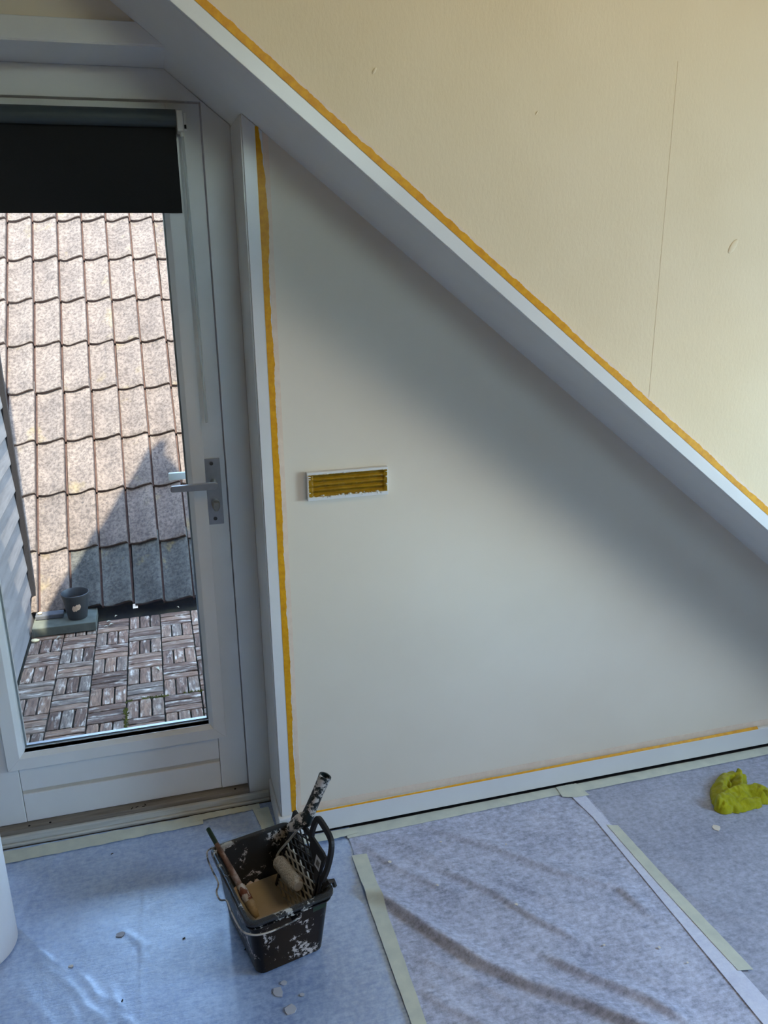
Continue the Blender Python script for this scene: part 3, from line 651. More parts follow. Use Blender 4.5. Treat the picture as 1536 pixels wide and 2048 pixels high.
tag(strip_floor('floor_tape', 'pale_tape', [(0.30, 2.070), (0.40, 2.070), (0.47, 2.068)], [(0.30, 2.036), (0.40, 2.034), (0.47, 2.040)], 0.0084, 0.0005, 8.0, 20), 'short pale paper tape piece at the skirting behind the bucket', 'tape')
tag(strip_floor('floor_tape', 'pale_tape', [(-0.66, 2.262), (-0.3, 2.266), (0.02, 2.268)], [(-0.66, 2.205), (-0.3, 2.214), (0.02, 2.222)], 0.0045, 0.0004, 9.0, 60, amp=0.004), 'pale paper tape along the sill, end left of the torn edge', 'tape')
tag(strip_floor('floor_tape', 'pale_tape', [(-0.02, 2.270), (0.10, 2.271), (0.20, 2.271)], [(-0.02, 2.240), (0.10, 2.244), (0.20, 2.246)], 0.0050, 0.0004, 10.0, 40, amp=0.003), 'narrow pale paper tape at the corner end of the sill', 'tape')
tag(strip_floor('floor_tape', 'pale_tape', [(0.176, 2.245), (0.190, 2.16), (0.196, 2.06)], [(0.226, 2.245), (0.232, 2.16), (0.232, 2.06)], 0.0056, 0.0004, 11.0, 40), 'pale paper tape in the door recess beside the skirting', 'tape')

# flakes of paint and dirt on the sheets
def flake(x, y, z, r, label, mat='flake', grp=None, sq=1.0):
    n = rng.randint(6, 9); bm = bmesh.new(); pts = []
    a0 = rng.uniform(0, 6)
    for i in range(n):
        a = a0 + 2 * math.pi * i / n; q = r * rng.uniform(0.6, 1.1); pts.append((q * math.cos(a), q * sq * math.sin(a)))
    bm_loft([[Vector((px, py, 0)) for px, py in pts], [Vector((px * 0.95, py * 0.95, 0.0012)) for px, py in pts]], bm=bm)
    return tag(obj('paint_flake', bm, mat, loc=(x, y, z), rot=(rng.uniform(-.06, .06), rng.uniform(-.06, .06), 0)), label, 'paint flake', grp)
flake(1.533, 1.756, 0.0034, 0.016, 'white paint flake on the flat fleece sheet near the yellow cloth')
flake(-0.337, 1.770, 0.0036, 0.0085, 'curled paint flake on the shiny sheet in front of the paper roll', sq=0.6)
flake(-0.219, 1.840, 0.0036, 0.012, 'flat pale flake on the shiny sheet between roll and bucket', 'dried_film')
for (x, y, r) in ((0.150, 1.548, 0.017), (0.172, 1.493, 0.015), (0.168, 1.572, 0.010), (0.205, 1.525, 0.007)):
    flake(x, y, 0.0036, r, 'dried film flake on the sheet in front of the black bucket', 'dried_film', 'dried flakes in front of the bucket')
for (x, y, r) in ((0.527, 1.887, 0.007), (0.809, 1.63, 0.006), (1.10, 1.404, 0.004), (1.14, 1.344, 0.004), (0.70, 1.93, 0.004), (0.63, 1.76, 0.004), (0.97, 1.45, 0.004), (0.88, 1.86, 0.003)):
    flake(x, y, 0.008 + fold_height(FOLDS_MID, x, y), r, 'tiny white paint fleck on the rumpled fleece sheet', 'flake', 'paint flecks on the rumpled sheet')
for (x, y, a) in ((-0.06, 1.78, 0.4), (-0.21, 1.63, 1.2), (0.09, 1.70, 0.9), (-0.25, 2.16, 0.4), (0.208, 2.10, 0.6)):
    tag(obj('dirt_crumb', bm_loft([[Vector((-0.004, -0.0016, 0)), Vector((0.004, -0.0012, 0)), Vector((0.0045, 0.0014, 0)), Vector((-0.003, 0.0018, 0))], [Vector((-0.003, -0.001, 0.0016)), Vector((0.003, -0.0008, 0.0016)), Vector((0.0035, 0.001, 0.0016)), Vector((-0.002, 0.0012, 0.0016))]]), 'dark_gap', loc=(x, y, 0.0062 if y > 2.05 else 0.0036), rot=(0, 0, a)),
        'dark crumb of dirt lying on the shiny dust sheet', 'crumb', 'dirt crumbs on the shiny sheet')

# ------------------------------------------------------------------ paper roll
rl = tag(empty('paper_roll', (-0.588, 1.900, 0.004)), 'upright white paper roll standing near the glass door', 'roll')
bm = bm_lathe([(0.045, 0.0), (0.108, 0.0), (0.112, 0.004), (0.112, 0.546), (0.108, 0.55), (0.045, 0.55)], 64)
obj('paper_winding', bm, 'paper_white', rl, smooth=True, autosmooth=40)
obj('cardboard_core', bm_lathe([(0.0385, 0.0), (0.0445, 0.0), (0.0445, 0.552), (0.0385, 0.552), (0.0385, 0.0)], 40), 'torn_label', rl, smooth=True, autosmooth=40)

# ------------------------------------------------------------------ paint bucket and its contents
TH = math.radians(12.5); BO = (0.170, 1.745, 0.0042)
def broot(name): return empty(name, BO, TH)
bk = tag(broot('paint_bucket'), 'black rectangular paint bucket spattered with white paint', 'bucket')
W0, D0, W1, D1, HB = 0.176, 0.248, 0.212, 0.292, 0.19
def lv(t, inset=0.0, r=0.022): return rrect(W0 + (W1 - W0) * t - 2 * inset, D0 + (D1 - D0) * t - 2 * inset, r - inset * 0.5, 0)
def at_z(ring, z): return [Vector((p.x, p.y, z)) for p in ring]
rings = [at_z(lv(0.0, 0.006, 0.018), 0.0), at_z(lv(0.02), 0.005)] + [at_z(lv(t), HB * t) for t in (0.3, 0.6, 0.86)] + [at_z(lv(0.865, -0.003), HB * 0.865), at_z(lv(0.97, -0.003), HB * 0.97)]
rings += [at_z(lv(0.97, 0.003), HB * 0.97), at_z(lv(0.5, 0.003), HB * 0.5), at_z(lv(0.05, 0.003), 0.010)]
obj('body', bm_loft(rings), 'bucket_plastic', bk, smooth=True, autosmooth=35)
rim = [at_z(lv(0.97, 0.0032), HB - 0.006), at_z(lv(1.0, 0.003), HB), at_z(lv(1.0, -0.003), HB + 0.0025), at_z(lv(1.0, -0.009), HB), at_z(lv(1.0, -0.0095), HB - 0.008), at_z(lv(0.97, -0.0035), HB - 0.0082)]
obj('rim', bm_loft(rim, closed=True), 'rim_plastic', bk, smooth=True, autosmooth=50)
ribs = bm_loft([at_z(lv(0.9, -0.003), HB * 0.885), at_z(lv(0.9, -0.007), HB * 0.89), at_z(lv(0.9, -0.007), HB * 0.905), at_z(lv(0.9, -0.003), HB * 0.91)], closed=True)
obj('collar', ribs, 'rim_plastic', bk, smooth=True, autosmooth=35)
for s in (-1, 1):
    obj('bail_lug', bm_box(-0.002, 0.022, s * 0.146 - 0.006, s * 0.146 + 0.006, HB * 0.80, HB * 0.87), 'bucket_plastic', bk, bevel=0.002)
fy, ly = -0.158, -0.128
bail = smooth_path([(0.012, fy + 0.004, 0.158), (-0.02, fy - 0.002, 0.160), (-0.07, fy - 0.004, 0.161), (-0.103, fy + 0.006, 0.162), (-0.122, -0.125, 0.163), (-0.125, -0.06, 0.165), (-0.124, -0.024, 0.166), (-0.136, -0.006, 0.160), (-0.136, 0.024, 0.160),
                    (-0.125, 0.042, 0.168), (-0.126, 0.09, 0.172), (-0.125, 0.135, 0.178), (-0.112, 0.158, 0.182), (-0.06, 0.164, 0.172), (0.012, 0.156, 0.158)], 6)
obj('bail_handle', bm_tube(bail, 0.0023, 8), 'bail_wire', bk, smooth=True)['label'] = 'bent wire bail handle folded to the side'
# green scrap of label under the rim
obj('label_scrap', bm_loft([[Vector((x, y, z)) for x, z in ((0.055, 0.148), (0.088, 0.150), (0.092, 0.160), (0.072, 0.163), (0.056, 0.161))] for y in (-0.1437, -0.1431)]), 'brush_green', bk)['label'] = 'green scrap of label'

ln = tag(broot('bucket_liner'), 'clear plastic liner fitted over the rim of the black bucket', 'liner')
lin_r = [at_z(lv(1.0, -0.0115), HB - 0.004), at_z(lv(1.0, -0.0125), HB + 0.003), at_z(lv(1.0, -0.008), HB + 0.0065), at_z(lv(1.0, -0.001), HB + 0.0065), at_z(lv(1.0, 0.005), HB + 0.002), at_z(lv(0.9, 0.006), HB * 0.9), at_z(lv(0.5, 0.006), HB * 0.5), at_z(lv(0.10, 0.006), 0.016)]
obj('liner_wall', bm_loft(lin_r, False, False), 'clear_plastic', ln, smooth=True, autosmooth=60)

pn = tag(broot('wall_paint'), 'pool of beige wall paint inside the black bucket', 'paint')
bm = bmesh.new(); t = 0.30
pr_ = at_z(lv(t, 0.0075), 0.057); pr0 = at_z(lv(0.12, 0.0075), 0.018)
bm_loft([pr0, pr_], bm=bm); obj('paint_surface', bm, 'wet_paint', pn)
# dried paint clinging to the inner back wall above the pool
for (x, w_, h_) in ((-0.05, 0.035, 0.02), (-0.02, 0.02, 0.012), (0.0, 0.015, 0.016)):
    bm = bmesh.new(); pts = []
    for i in range(14):
        a = math.pi * i / 13; pts.append((x + w_ / 2 * math.cos(a), 0.054 + h_ * (0.5 + 0.5 * rng.random()) * math.sin(a)))
    yb = lambda z: (D0 + (D1 - D0) * z / HB) / 2 - 0.0078
    bm_loft([[Vector((px, yb(pz), pz)) for px, pz in pts], [Vector((px, yb(pz) - 0.001, pz)) for px, pz in pts]], bm=bm); obj('dried_paint', bm, 'wet_paint_edge', pn)

# roller grid leaning on the right side, hooked over the rim
gr = tag(broot('paint_grid'), 'black plastic paint grid with carrying handle leaning in the bucket', 'paint grid')
gA0, gZ0, gA1, gZ1 = 0.042, 0.052, 0.106, 0.268
gl_ = math.hypot(gA1 - gA0, gZ1 - gZ0); gu = Vector(((gA1 - gA0) / gl_, 0, (gZ1 - gZ0) / gl_)); gn = Vector((-gu.z, 0, gu.x))
def gp(s, b, n_=0.0): return Vector((gA0, b, gZ0)) + gu * s + gn * n_            # s along the slope, b across
def gbar(p, q, w_, t_, mat, name, parent=gr):
    p, q = Vector(p), Vector(q); d = (q - p).normalized(); c = d.cross(gn).normalized() * (w_ / 2); n2 = gn * (t_ / 2)
    bm = bm_loft([[p + c + n2, p - c + n2, p - c - n2, p + c - n2], [q + c + n2, q - c + n2, q - c - n2, q + c - n2]])
    return obj(name, bm, mat, parent, bevel=0.0006)
gb0, gb1 = -0.106, 0.084
gbar(gp(0, gb0), gp(gl_, gb0), 0.007, 0.006, 'grid_plastic', 'side_bar'); gbar(gp(0, gb1), gp(gl_, gb1), 0.010, 0.007, 'grid_plastic', 'side_bar')
gbar(gp(0, gb0), gp(0, gb1), 0.007, 0.006, 'grid_painted', 'end_bar'); gbar(gp(gl_, gb0), gp(gl_, gb1), 0.012, 0.007, 'grid_plastic', 'end_bar')
# lattice, two directions of bars clipped to the rectangle
def clip(p, d, s0, s1, b0, b1):
    ts = [-9, 9]
    for (o_, dd, lo, hi) in ((p[0], d[0], s0, s1), (p[1], d[1], b0, b1)):
        if abs(dd) < 1e-9: continue
        a, b = sorted(((lo - o_) / dd, (hi - o_) / dd)); ts[0] = max(ts[0], a); ts[1] = min(ts[1], b)
    return ts
def lattice(ang, step):
    d = (math.sin(ang), math.cos(ang)); nrm_ = (d[1], -d[0])
    k0 = -30
    for i in range(k0, 31):
        o_ = (gl_ / 2 + nrm_[0] * i * step, (gb0 + gb1) / 2 + nrm_[1] * i * step)
        a, b = clip(o_, d, 0, gl_, gb0, gb1)
        if b - a < 0.012: continue
        p, q = (o_[0] + d[0] * a, o_[1] + d[1] * a), (o_[0] + d[0] * b, o_[1] + d[1] * b)
        # painted below the roller's reach, clean black above it
        cut = 0.140
        if max(p[0], q[0]) <= cut: gbar(gp(*p), gp(*q), 0.0036, 0.004, 'grid_painted', 'lattice_bar')
        elif min(p[0], q[0]) >= cut: gbar(gp(*p), gp(*q), 0.0034, 0.004, 'grid_plastic', 'lattice_bar')
        else:
            t_ = (cut - p[0]) / (q[0] - p[0]); m_ = (cut, p[1] + (q[1] - p[1]) * t_); lo, hi = (p, q) if p[0] < q[0] else (q, p)
            gbar(gp(*lo), gp(*m_), 0.0036, 0.004, 'grid_painted', 'lattice_bar'); gbar(gp(*m_), gp(*hi), 0.0034, 0.004, 'grid_plastic', 'lattice_bar')
lattice(math.radians(26), 0.0205); lattice(math.radians(-18), 0.018)
# solid plate and D-shaped handle above the front half
bm = bmesh.new()
plate = [(0.150, gb0 - 0.002), (gl_ + 0.004, gb0 - 0.012), (gl_ + 0.004, -0.028), (gl_ - 0.022, -0.036), (0.175, -0.084), (0.150, -0.090)]
bm_loft([[gp(s, b, 0.004) for s, b in plate], [gp(s, b, -0.004) for s, b in plate]], bm=bm); obj('solid_plate', bm, 'grid_plastic', gr, bevel=0.0012)
hp = [(gl_ - 0.010, -0.030), (gl_ + 0.022, -0.026), (gl_ + 0.050, -0.032), (gl_ + 0.060, -0.044), (gl_ + 0.060, -0.075), (gl_ + 0.056, -0.108), (gl_ + 0.046, -0.126), (gl_ + 0.020, -0.134), (gl_ - 0.02, -0.134), (gl_ - 0.055, -0.126)]
hpath = smooth_path([gp(s, b) for s, b in hp], 4)
bm = bmesh.new(); R = []
for i, p in enumerate(hpath):
    t_ = (hpath[min(i + 1, len(hpath) - 1)] - hpath[max(i - 1, 0)]).normalized(); c = t_.cross(gn).normalized() * 0.0075; n2 = gn * 0.005
    R.append([p + c + n2, p - c + n2, p - c - n2, p + c - n2])
bm_loft(R, bm=bm); obj('carry_handle', bm, 'grid_plastic', gr, bevel=0.0015)
hk = [(gp(0.135, -0.122)), Vector((0.108, -0.126, 0.2035)), Vector((0.119, -0.127, 0.2025)), Vector((0.1225, -0.128, 0.186))]
hk.insert(0, gp(0.18, -0.118)); obj('rim_hook', bm_tube(hk, 0.0062, 6), 'grid_plastic', gr)
st = obj('barcode_sticker', bm_loft([[gp(s, b, 0.0046) for s, b in ((0.182, -0.108), (0.182, -0.080), (0.210, -0.078), (0.210, -0.106))], [gp(s, b, 0.0041) for s, b in ((0.182, -0.108), (0.182, -0.080), (0.210, -0.078), (0.210, -0.106))]]), 'barcode_white', gr)
st['label'] = 'small white barcode sticker'
b_ = -0.1035; i = 0
while b_ < -0.086:
    w_ = (0.0006, 0.0011, 0.0007, 0.0014)[i % 4]
    q = [(0.188, b_), (0.188, b_ + w_), (0.203, b_ + w_), (0.203, b_)]
    obj('barcode_line', bm_loft([[gp(s, b, 0.0049) for s, b in q], [gp(s, b, 0.0045) for s, b in q]]), 'barcode_ink', st); b_ += w_ + 0.0011; i += 1

# mini roller lying on the grid
ro = tag(broot('paint_roller'), 'mini paint roller with dark spattered handle resting on the grid', 'paint roller')
E1, E2 = Vector((0.048, 0.072, 0.142)), Vector((0.053, -0.052, 0.156)); ax = (E2 - E1).normalized()
n_, m_ = 36, 40; rings = []
for i in range(m_ + 1):
    t_ = i / m_; rr = 0.0185 if 0.04 < t_ < 0.96 else 0.0150
    ring = circle(E1.lerp(E2, t_), ax, rr, n_)
    c = E1.lerp(E2, t_); rings.append([c + (p - c) * (1 + 0.09 * nz(p.x * 320, p.y * 320, p.z * 320) + 0.04 * rng.uniform(-1, 1)) for p in ring])
obj('nap_sleeve', bm_loft(rings), 'roller_nap', ro, smooth=True)['label'] = 'fluffy paint-soaked roller sleeve'
obj('end_cap', bm_loft([circle(E2 + ax * 0.0005, ax, 0.0125, 24), circle(E2 + ax * 0.004, ax, 0.0115, 24)]), 'wire_painted', ro, smooth=True, autosmooth=30)
HB0, HB1 = Vector((0.103, 0.008, 0.286)), Vector((0.163, 0.0, 0.415)); hax = (HB1 - HB0).normalized()
wire = smooth_path([E1 - ax * 0.001, E1 - ax * 0.012 + Vector((0.0, 0, 0.003)), E1 - ax * 0.016 + Vector((0.010, -0.004, 0.022)), Vector((0.076, 0.052, 0.215)), HB0 - hax * 0.012 + Vector((-0.004, 0.006, 0)), HB0 + hax * 0.004], 6)
obj('wire_frame', bm_tube(wire, 0.0032, 10), 'wire_painted', ro, smooth=True)['label'] = 'bent wire frame coated in paint'
hpz = [(0.0, 0.0160), (0.006, 0.0190), (0.018, 0.0185), (0.030, 0.0165), (0.05, 0.0155), (0.10, 0.0150), (0.128, 0.0158), (0.138, 0.0172), (0.142, 0.0166), (0.142, 0.0120), (0.136, 0.0112), (0.10, 0.0105)]
obj('handle', bm_loft([circle(HB0 + hax * s, hax, r, 28) for s, r in hpz]), 'roller_handle_plastic', ro, smooth=True, autosmooth=50)['label'] = 'dark green hollow handle spattered white'
obj('handle_guard', bm_loft([circle(HB0 + hax * s + Vector((-0.010, 0.012, 0)) * (1 - s / 0.03), hax, r, 20) for s, r in ((-0.030, 0.007), (-0.020, 0.0165), (-0.002, 0.0200), (0.010, 0.0205), (0.020, 0.0180))]), 'roller_collar_plastic', ro, smooth=True, autosmooth=50)

# paint brush standing in the left corner
pb = tag(broot('paint_brush'), 'worn wooden paint brush with green tip leaning in the bucket', 'paint brush')
B0, B1 = Vector((-0.104, 0.190, 0.2235)), Vector((-0.052, -0.018, 0.088)); bd = (B1 - B0).normalized(); BLn = (B1 - B0).length
def bring(s, r, flat=1.0, n=18):
    c = B0 + bd * s; return [c + (p - c) * 1.0 for p in circle(c, bd, r, n)]
obj('brush_handle', bm_loft([bring(s, r) for s, r in ((0.048, 0.0062), (0.07, 0.0070), (0.11, 0.0080), (0.15, 0.0088), (0.175, 0.0082))]), 'brush_wood', pb, smooth=True, autosmooth=50)
obj('brush_tip', bm_loft([bring(s, r) for s, r in ((0.0, 0.0045), (0.002, 0.0058), (0.02, 0.0062), (0.0478, 0.0061))]), 'brush_green', pb, smooth=True, autosmooth=50)['label'] = 'green painted end of the handle'
obj('brush_ferrule', bm_loft([bring(s, r) for s, r in ((0.172, 0.0095), (0.178, 0.0105), (0.185, 0.0120), (0.205, 0.0135), (0.218, 0.0130))]), 'brush_ferrule', pb, smooth=True, autosmooth=50)
obj('bristles', bm_loft([[p + bd * rng.uniform(-0.001, 0.002) * (s > 0.24) for p in bring(s, r)] for s, r in ((0.216, 0.0122), (0.235, 0.0125), (0.252, 0.0100), (0.262, 0.0055))]), 'brush_bristle', pb, smooth=True)

# ------------------------------------------------------------------ yellow cloth: folds merged as a height field
BANDS = [ # polyline (x,y), radius, height, base lift
    ([(1.752, 1.930), (1.738, 1.948), (1.705, 1.946), (1.678, 1.928), (1.648, 1.905), (1.628, 1.880), (1.616, 1.855), (1.607, 1.832)], 0.021, 0.034),
    ([(1.608, 1.826), (1.643, 1.838), (1.679, 1.848), (1.721, 1.853), (1.744, 1.846), (1.752, 1.832)], 0.027, 0.042),
    ([(1.641, 1.812), (1.668, 1.812), (1.700, 1.814), (1.722, 1.814)], 0.017, 0.022),
    ([(1.742, 1.936), (1.725, 1.914), (1.708, 1.888)], 0.019, 0.040),
    ([(1.650, 1.892), (1.650, 1.875), (1.636, 1.858)], 0.020, 0.030),
    ([(1.775, 1.884), (1.789, 1.872), (1.793, 1.856)], 0.011, 0.016),
    ([(1.688, 1.910), (1.686, 1.904)], 0.010, 0.026),
    ([(1.68, 1.90), (1.70, 1.875), (1.72, 1.872), (1.76, 1.868)], 0.020, 0.012)]
bm = bmesh.new(); res = 0.0022; X0, Y0c, nxc, nyc = 1.565, 1.775, 114, 92; Vv = {}
H_ = {}
for i in range(nxc):
    for j in range(nyc):
        x, y = X0 + i * res, Y0c + j * res; h = 0
        for pl_, r, hh in BANDS:
            d, s_, t_ = poly_dist(pl_, x, y); rr = r * (1 + 0.16 * nz(x * 45, y * 45, r * 100))
            if d < rr: h = max(h, hh * (0.80 + 0.34 * s_ * d / rr + 0.22 * nz(x * 34, y * 34, hh * 50) + 0.10 * nz(x * 90, y * 90, hh * 70)) * (max(0, 1 - (d / rr) ** 5)) ** 0.45)
        H_[i, j] = h
for (i, j), h in H_.items():
    if h > 0.0 or any(H_.get((i + a, j + b), 0) > 0 for a in (-1, 0, 1) for b in (-1, 0, 1)):
        Vv[i, j] = bm.verts.new((X0 + i * res, Y0c + j * res, 0.0035 + h + (0.0008 * nz(i * 0.9, j * 0.9) if h > 0 else 0)))
for (i, j) in list(Vv):
    q = [(i, j), (i + 1, j), (i + 1, j + 1), (i, j + 1)]
    if all(k_ in Vv for k_ in q): bm.faces.new([Vv[k_] for k_ in q])
tag(obj('cleaning_cloth', bm, 'terry', smooth=True), 'crumpled yellow-green microfibre cloth lying on the fleece sheet', 'cloth')

# ------------------------------------------------------------------ terrace outside the door
ZT = -0.08
deck = obj('terrace_deck', bm_box(-0.70, 0.90, 2.43, 4.40, ZT - 0.06, ZT - 0.012), 'deck_bed', kind='structure')
BS = 0.1522; BY = 0.1433; bx0, by0 = -0.691, 4.07 - 0.1433 * 12
def slat_mesh(seed):
    r_ = random.Random(seed); L, W, Hh = BS - 0.0055, BS / 3 - 0.0058, 0.016; bm = bmesh.new()
    n = 7; rings = []
    for i in range(n):
        x = -L / 2 + L * i / (n - 1); e = 0.0012 if i in (0, n - 1) else 0
        yo = [W / 2 - e + r_.uniform(-0.0008, 0.0004), -W / 2 + e + r_.uniform(-0.0004, 0.0008)]
        zt = r_.uniform(-0.0008, 0.0006) - e
        rings.append([Vector((x, yo[0], -Hh)), Vector((x, yo[0], zt - 0.0022)), Vector((x, yo[0] - 0.0025, zt)), Vector((x, yo[1] + 0.0025, zt + r_.uniform(-0.0006, 0.0006))), Vector((x, yo[1], zt - 0.0022)), Vector((x, yo[1], -Hh))])
    bm_loft(rings, bm=bm); bmesh.ops.recalc_face_normals(bm, faces=bm.faces)
    me = bpy.data.meshes.new('slat'); bm.to_mesh(me); bm.free(); me.materials.append(M['deck_wood']); return me
slats = [slat_mesh(s) for s in range(8)]
for i in range(8):
    for j in range(12):
        cx, cy = bx0 + BS * (i + 0.5), by0 + BY * (j + 0.5)
        vert = (i + j) % 2 == 0
        for k_ in (-1, 0, 1):
            s_ = bpy.data.objects.new('slat', slats[rng.randrange(8)]); COL.objects.link(s_); s_.parent = deck
            s_.location = (cx + (k_ * BS / 3 if vert else 0), cy + (0 if vert else k_ * BY / 3), ZT + rng.uniform(-0.0015, 0.0015))
            s_.scale = (BY / BS, 1, 1) if vert else (1, BY / BS, 1)
            s_.rotation_euler = (rng.uniform(-0.008, 0.008), rng.uniform(-0.008, 0.008), (math.pi / 2 if vert else 0) + rng.uniform(-0.010, 0.010) + (math.pi if rng.random() < 0.5 else 0))
# moss in the joints
bm = bmesh.new()
mz = [((bx0 + BS * 6, 2.55), (bx0 + BS * 6, 3.60), 900), ((bx0 + BS * 3, 2.60), (bx0 + BS * 3, 3.15), 420), ((bx0 + BS * 4, 2.55), (bx0 + BS * 4, 2.95), 260), ((bx0 + BS * 2, 2.75), (bx0 + BS * 2, 3.05), 90),
      ((bx0 + BS * 3, by0 + BY * 6), (bx0 + BS * 5, by0 + BY * 6), 180), ((bx0 + BS * 3, by0 + BY * 4), (bx0 + BS * 4, by0 + BY * 4), 70), ((bx0 + BS * 5, by0 + BY * 3), (bx0 + BS * 6, by0 + BY * 3), 60), ((bx0 + BS * 2, by0 + BY * 3), (bx0 + BS * 3, by0 + BY * 3), 60)]
for (p, q, n_) in mz:
    for _ in range(n_):
        t_ = rng.random(); x = p[0] + (q[0] - p[0]) * t_ + rng.gauss(0, 0.0045); y = p[1] + (q[1] - p[1]) * t_ + rng.gauss(0, 0.0045); r = rng.uniform(0.0025, 0.007)
        if nz(x * 14, y * 14, 5) < -0.12: continue
        c = Vector((x, y, ZT + 0.001)); vv = [bm.verts.new(c + Vector((r * math.cos(a), r * math.sin(a), -0.004))) for a in (0, 2.1, 4.2)] + [bm.verts.new(c + Vector((0, 0, r * 0.9)))]
        for f in ((0, 1, 3), (1, 2, 3), (2, 0, 3)): bm.faces.new([vv[i_] for i_ in f])
o = obj('moss', bm, 'moss', deck, kind='stuff')

# concrete slab, flower pot, brick and litter in the far corner
sbm = bm_box(-0.684, -0.388, 3.955, 4.135, ZT + 0.004, ZT + 0.050)
tag(obj('paving_slab', sbm, 'concrete_slab', bevel=0.004), 'grey concrete paving slab under the flower pot', 'slab')
tag(obj('brick_offcut', bm_box(-0.676, -0.545, 4.050, 4.105, ZT + 0.051, ZT + 0.073), 'dark_brick', bevel=0.004), 'flat dark brick piece on the slab beside the flower pot', 'brick')
pot = tag(empty('flower_pot', (-0.476, 4.040, ZT + 0.051)), 'dark grey plastic flower pot standing on the concrete slab', 'flower pot')
obj('pot_body', bm_lathe([(0.0, 0.0), (0.044, 0.0), (0.046, 0.003), (0.0635, 0.118), (0.0660, 0.119), (0.0672, 0.132), (0.0650, 0.134), (0.0625, 0.131), (0.0585, 0.09), (0.0, 0.088)], 40), 'pot_plastic', pot, smooth=True, autosmooth=35)
obj('soil', bm_lathe([(0.0, 0.092), (0.03, 0.095), (0.0580, 0.092), (0.0575, 0.0885), (0.0, 0.0885)], 24), 'soil', pot, smooth=True)
LB = [(0.064, 0.066), (0.052, 0.078), (0.050, 0.083), (0.054, 0.080), (0.050, 0.082), (0.056, 0.089), (0.058, 0.086), (0.058, 0.089), (0.063, 0.088), (0.072, 0.076)]
rings = []
for i, (zl, zh) in enumerate(LB):
    ang = -math.pi / 2 - 0.30 + 0.085 * i
    def pv(z, e): r = 0.046 + 0.0175 * (z - 0.003) / 0.115 + e; return Vector((r * math.cos(ang), r * math.sin(ang), z))
    rings.append([pv(zl, 0.0012), pv(zh, 0.0012), pv(zh, 0.0004), pv(zl, 0.0004)])
obj('torn_label', bm_loft(rings), 'torn_label', pot)['label'] = 'torn brown paper label'
def stone(x, y, z, r, mat, name, label, cat, grp=None, sq=0.6):
    bm = bmesh.new(); bmesh.ops.create_icosphere(bm, subdivisions=2, radius=1)
    for vv in bm.verts:
        vv.co = Vector((vv.co.x * r, vv.co.y * r * 0.75, vv.co.z * r * sq)) * (1 + 0.25 * nz(vv.co.x * 2 + x * 9, vv.co.y * 2 + y * 7, vv.co.z * 2))
    return tag(obj(name, bm, mat, smooth=True, loc=(x, y, z + r * sq * 0.8)), label, cat, grp)
stone(-0.655, 4.075, ZT + 0.074, 0.011, 'pale_stone', 'pebble', 'pale pebble lying on the dark brick piece', 'pebble')
stone(-0.655, 4.118, ZT + 0.051, 0.012, 'pale_stone', 'pebble', 'pale pebble on the slab behind the dark brick piece', 'pebble')
stone(-0.668, 3.915, ZT + 0.002, 0.020, 'pale_stone', 'pebble', 'pale yellow stone on the deck between cladding and slab', 'pebble', sq=0.35)
def leaf(x, y, r, rz, label, mat='dry_leaf', grp=None):
    bm = bmesh.new(); n = 8; R = []
    for i in range(n + 1):
        t_ = i / n; w_ = r * 0.45 * math.sin(math.pi * min(0.97, max(0.06, t_))) ; zz = 0.35 * r * math.sin(math.pi * t_)
        R.append([Vector((-r + 2 * r * t_, -w_, zz + w_ * 0.5)), Vector((-r + 2 * r * t_, 0, zz)), Vector((-r + 2 * r * t_, w_, zz + w_ * 0.5)), Vector((-r + 2 * r * t_, 0, zz - 0.0007))])
    bm_loft(R, bm=bm); return tag(obj('dry_leaf', bm, mat, smooth=True, loc=(x, y, ZT + 0.003), rot=(0, 0, rz)), label, 'leaf', grp)
leaf(-0.560, 3.918, 0.017, 0.7, 'pale curled leaf on the deck against the slab')
leaf(-0.105, 3.455, 0.016, 2.2, 'pale curled leaf in the middle of the wooden deck')
for (x, y, r, a) in ((-0.335, 4.04, 0.012, 0.3), (-0.32, 4.00, 0.014, 0.5), (-0.345, 3.985, 0.010, 0.1), (-0.30, 4.10, 0.011, 1.0), (0.01, 4.12, 0.010, -0.9)):
    leaf(x, y, r, a, 'dry leaf scrap on the deck below the tiled eave', 'dry_leaf', 'leaf litter below the eave')
def twig(x, y, L_, a, label, mat, grp=None):
    tag(obj('twig', bm_tube([(-L_ / 2, 0, 0), (0, 0.002, 0.001), (L_ / 2, 0, 0)], 0.0011, 5), mat, loc=(x, y, ZT + 0.0035), rot=(0, 0, a)), label, 'twig', grp)
twig(-0.385, 2.80, 0.055, 0.75, 'straight pale twig on the wooden deck', 'dry_leaf')

# cladding along the left side of the terrace
wt = obj('wall_terrace', bm_box(-0.80, -0.716, 2.43, 4.165, -0.15, 2.62), 'black_trim', kind='structure')
ex = 0.1365; z = -0.075
bmesh_board = bm_loft([[Vector((x, y, zz)) for x, zz in ((0.0, 0.0), (0.017, 0.001), (0.0185, 0.005), (0.0085, ex + 0.010), (0.0, ex + 0.010))] for y in (2.44, 4.163)])
b0 = obj('siding_board', bmesh_board, 'siding_paint', wt, loc=(-0.714, 0, z))
for i in range(1, 19):
    o = b0.copy(); COL.objects.link(o); o.parent = wt; o.location = (-0.714 + rng.uniform(-0.001, 0.001), 0, z + ex * i)
obj('corner_trim', bm_box(-0.74, -0.676, 4.166, 4.196, -0.10, 2.62), 'black_trim', wt)

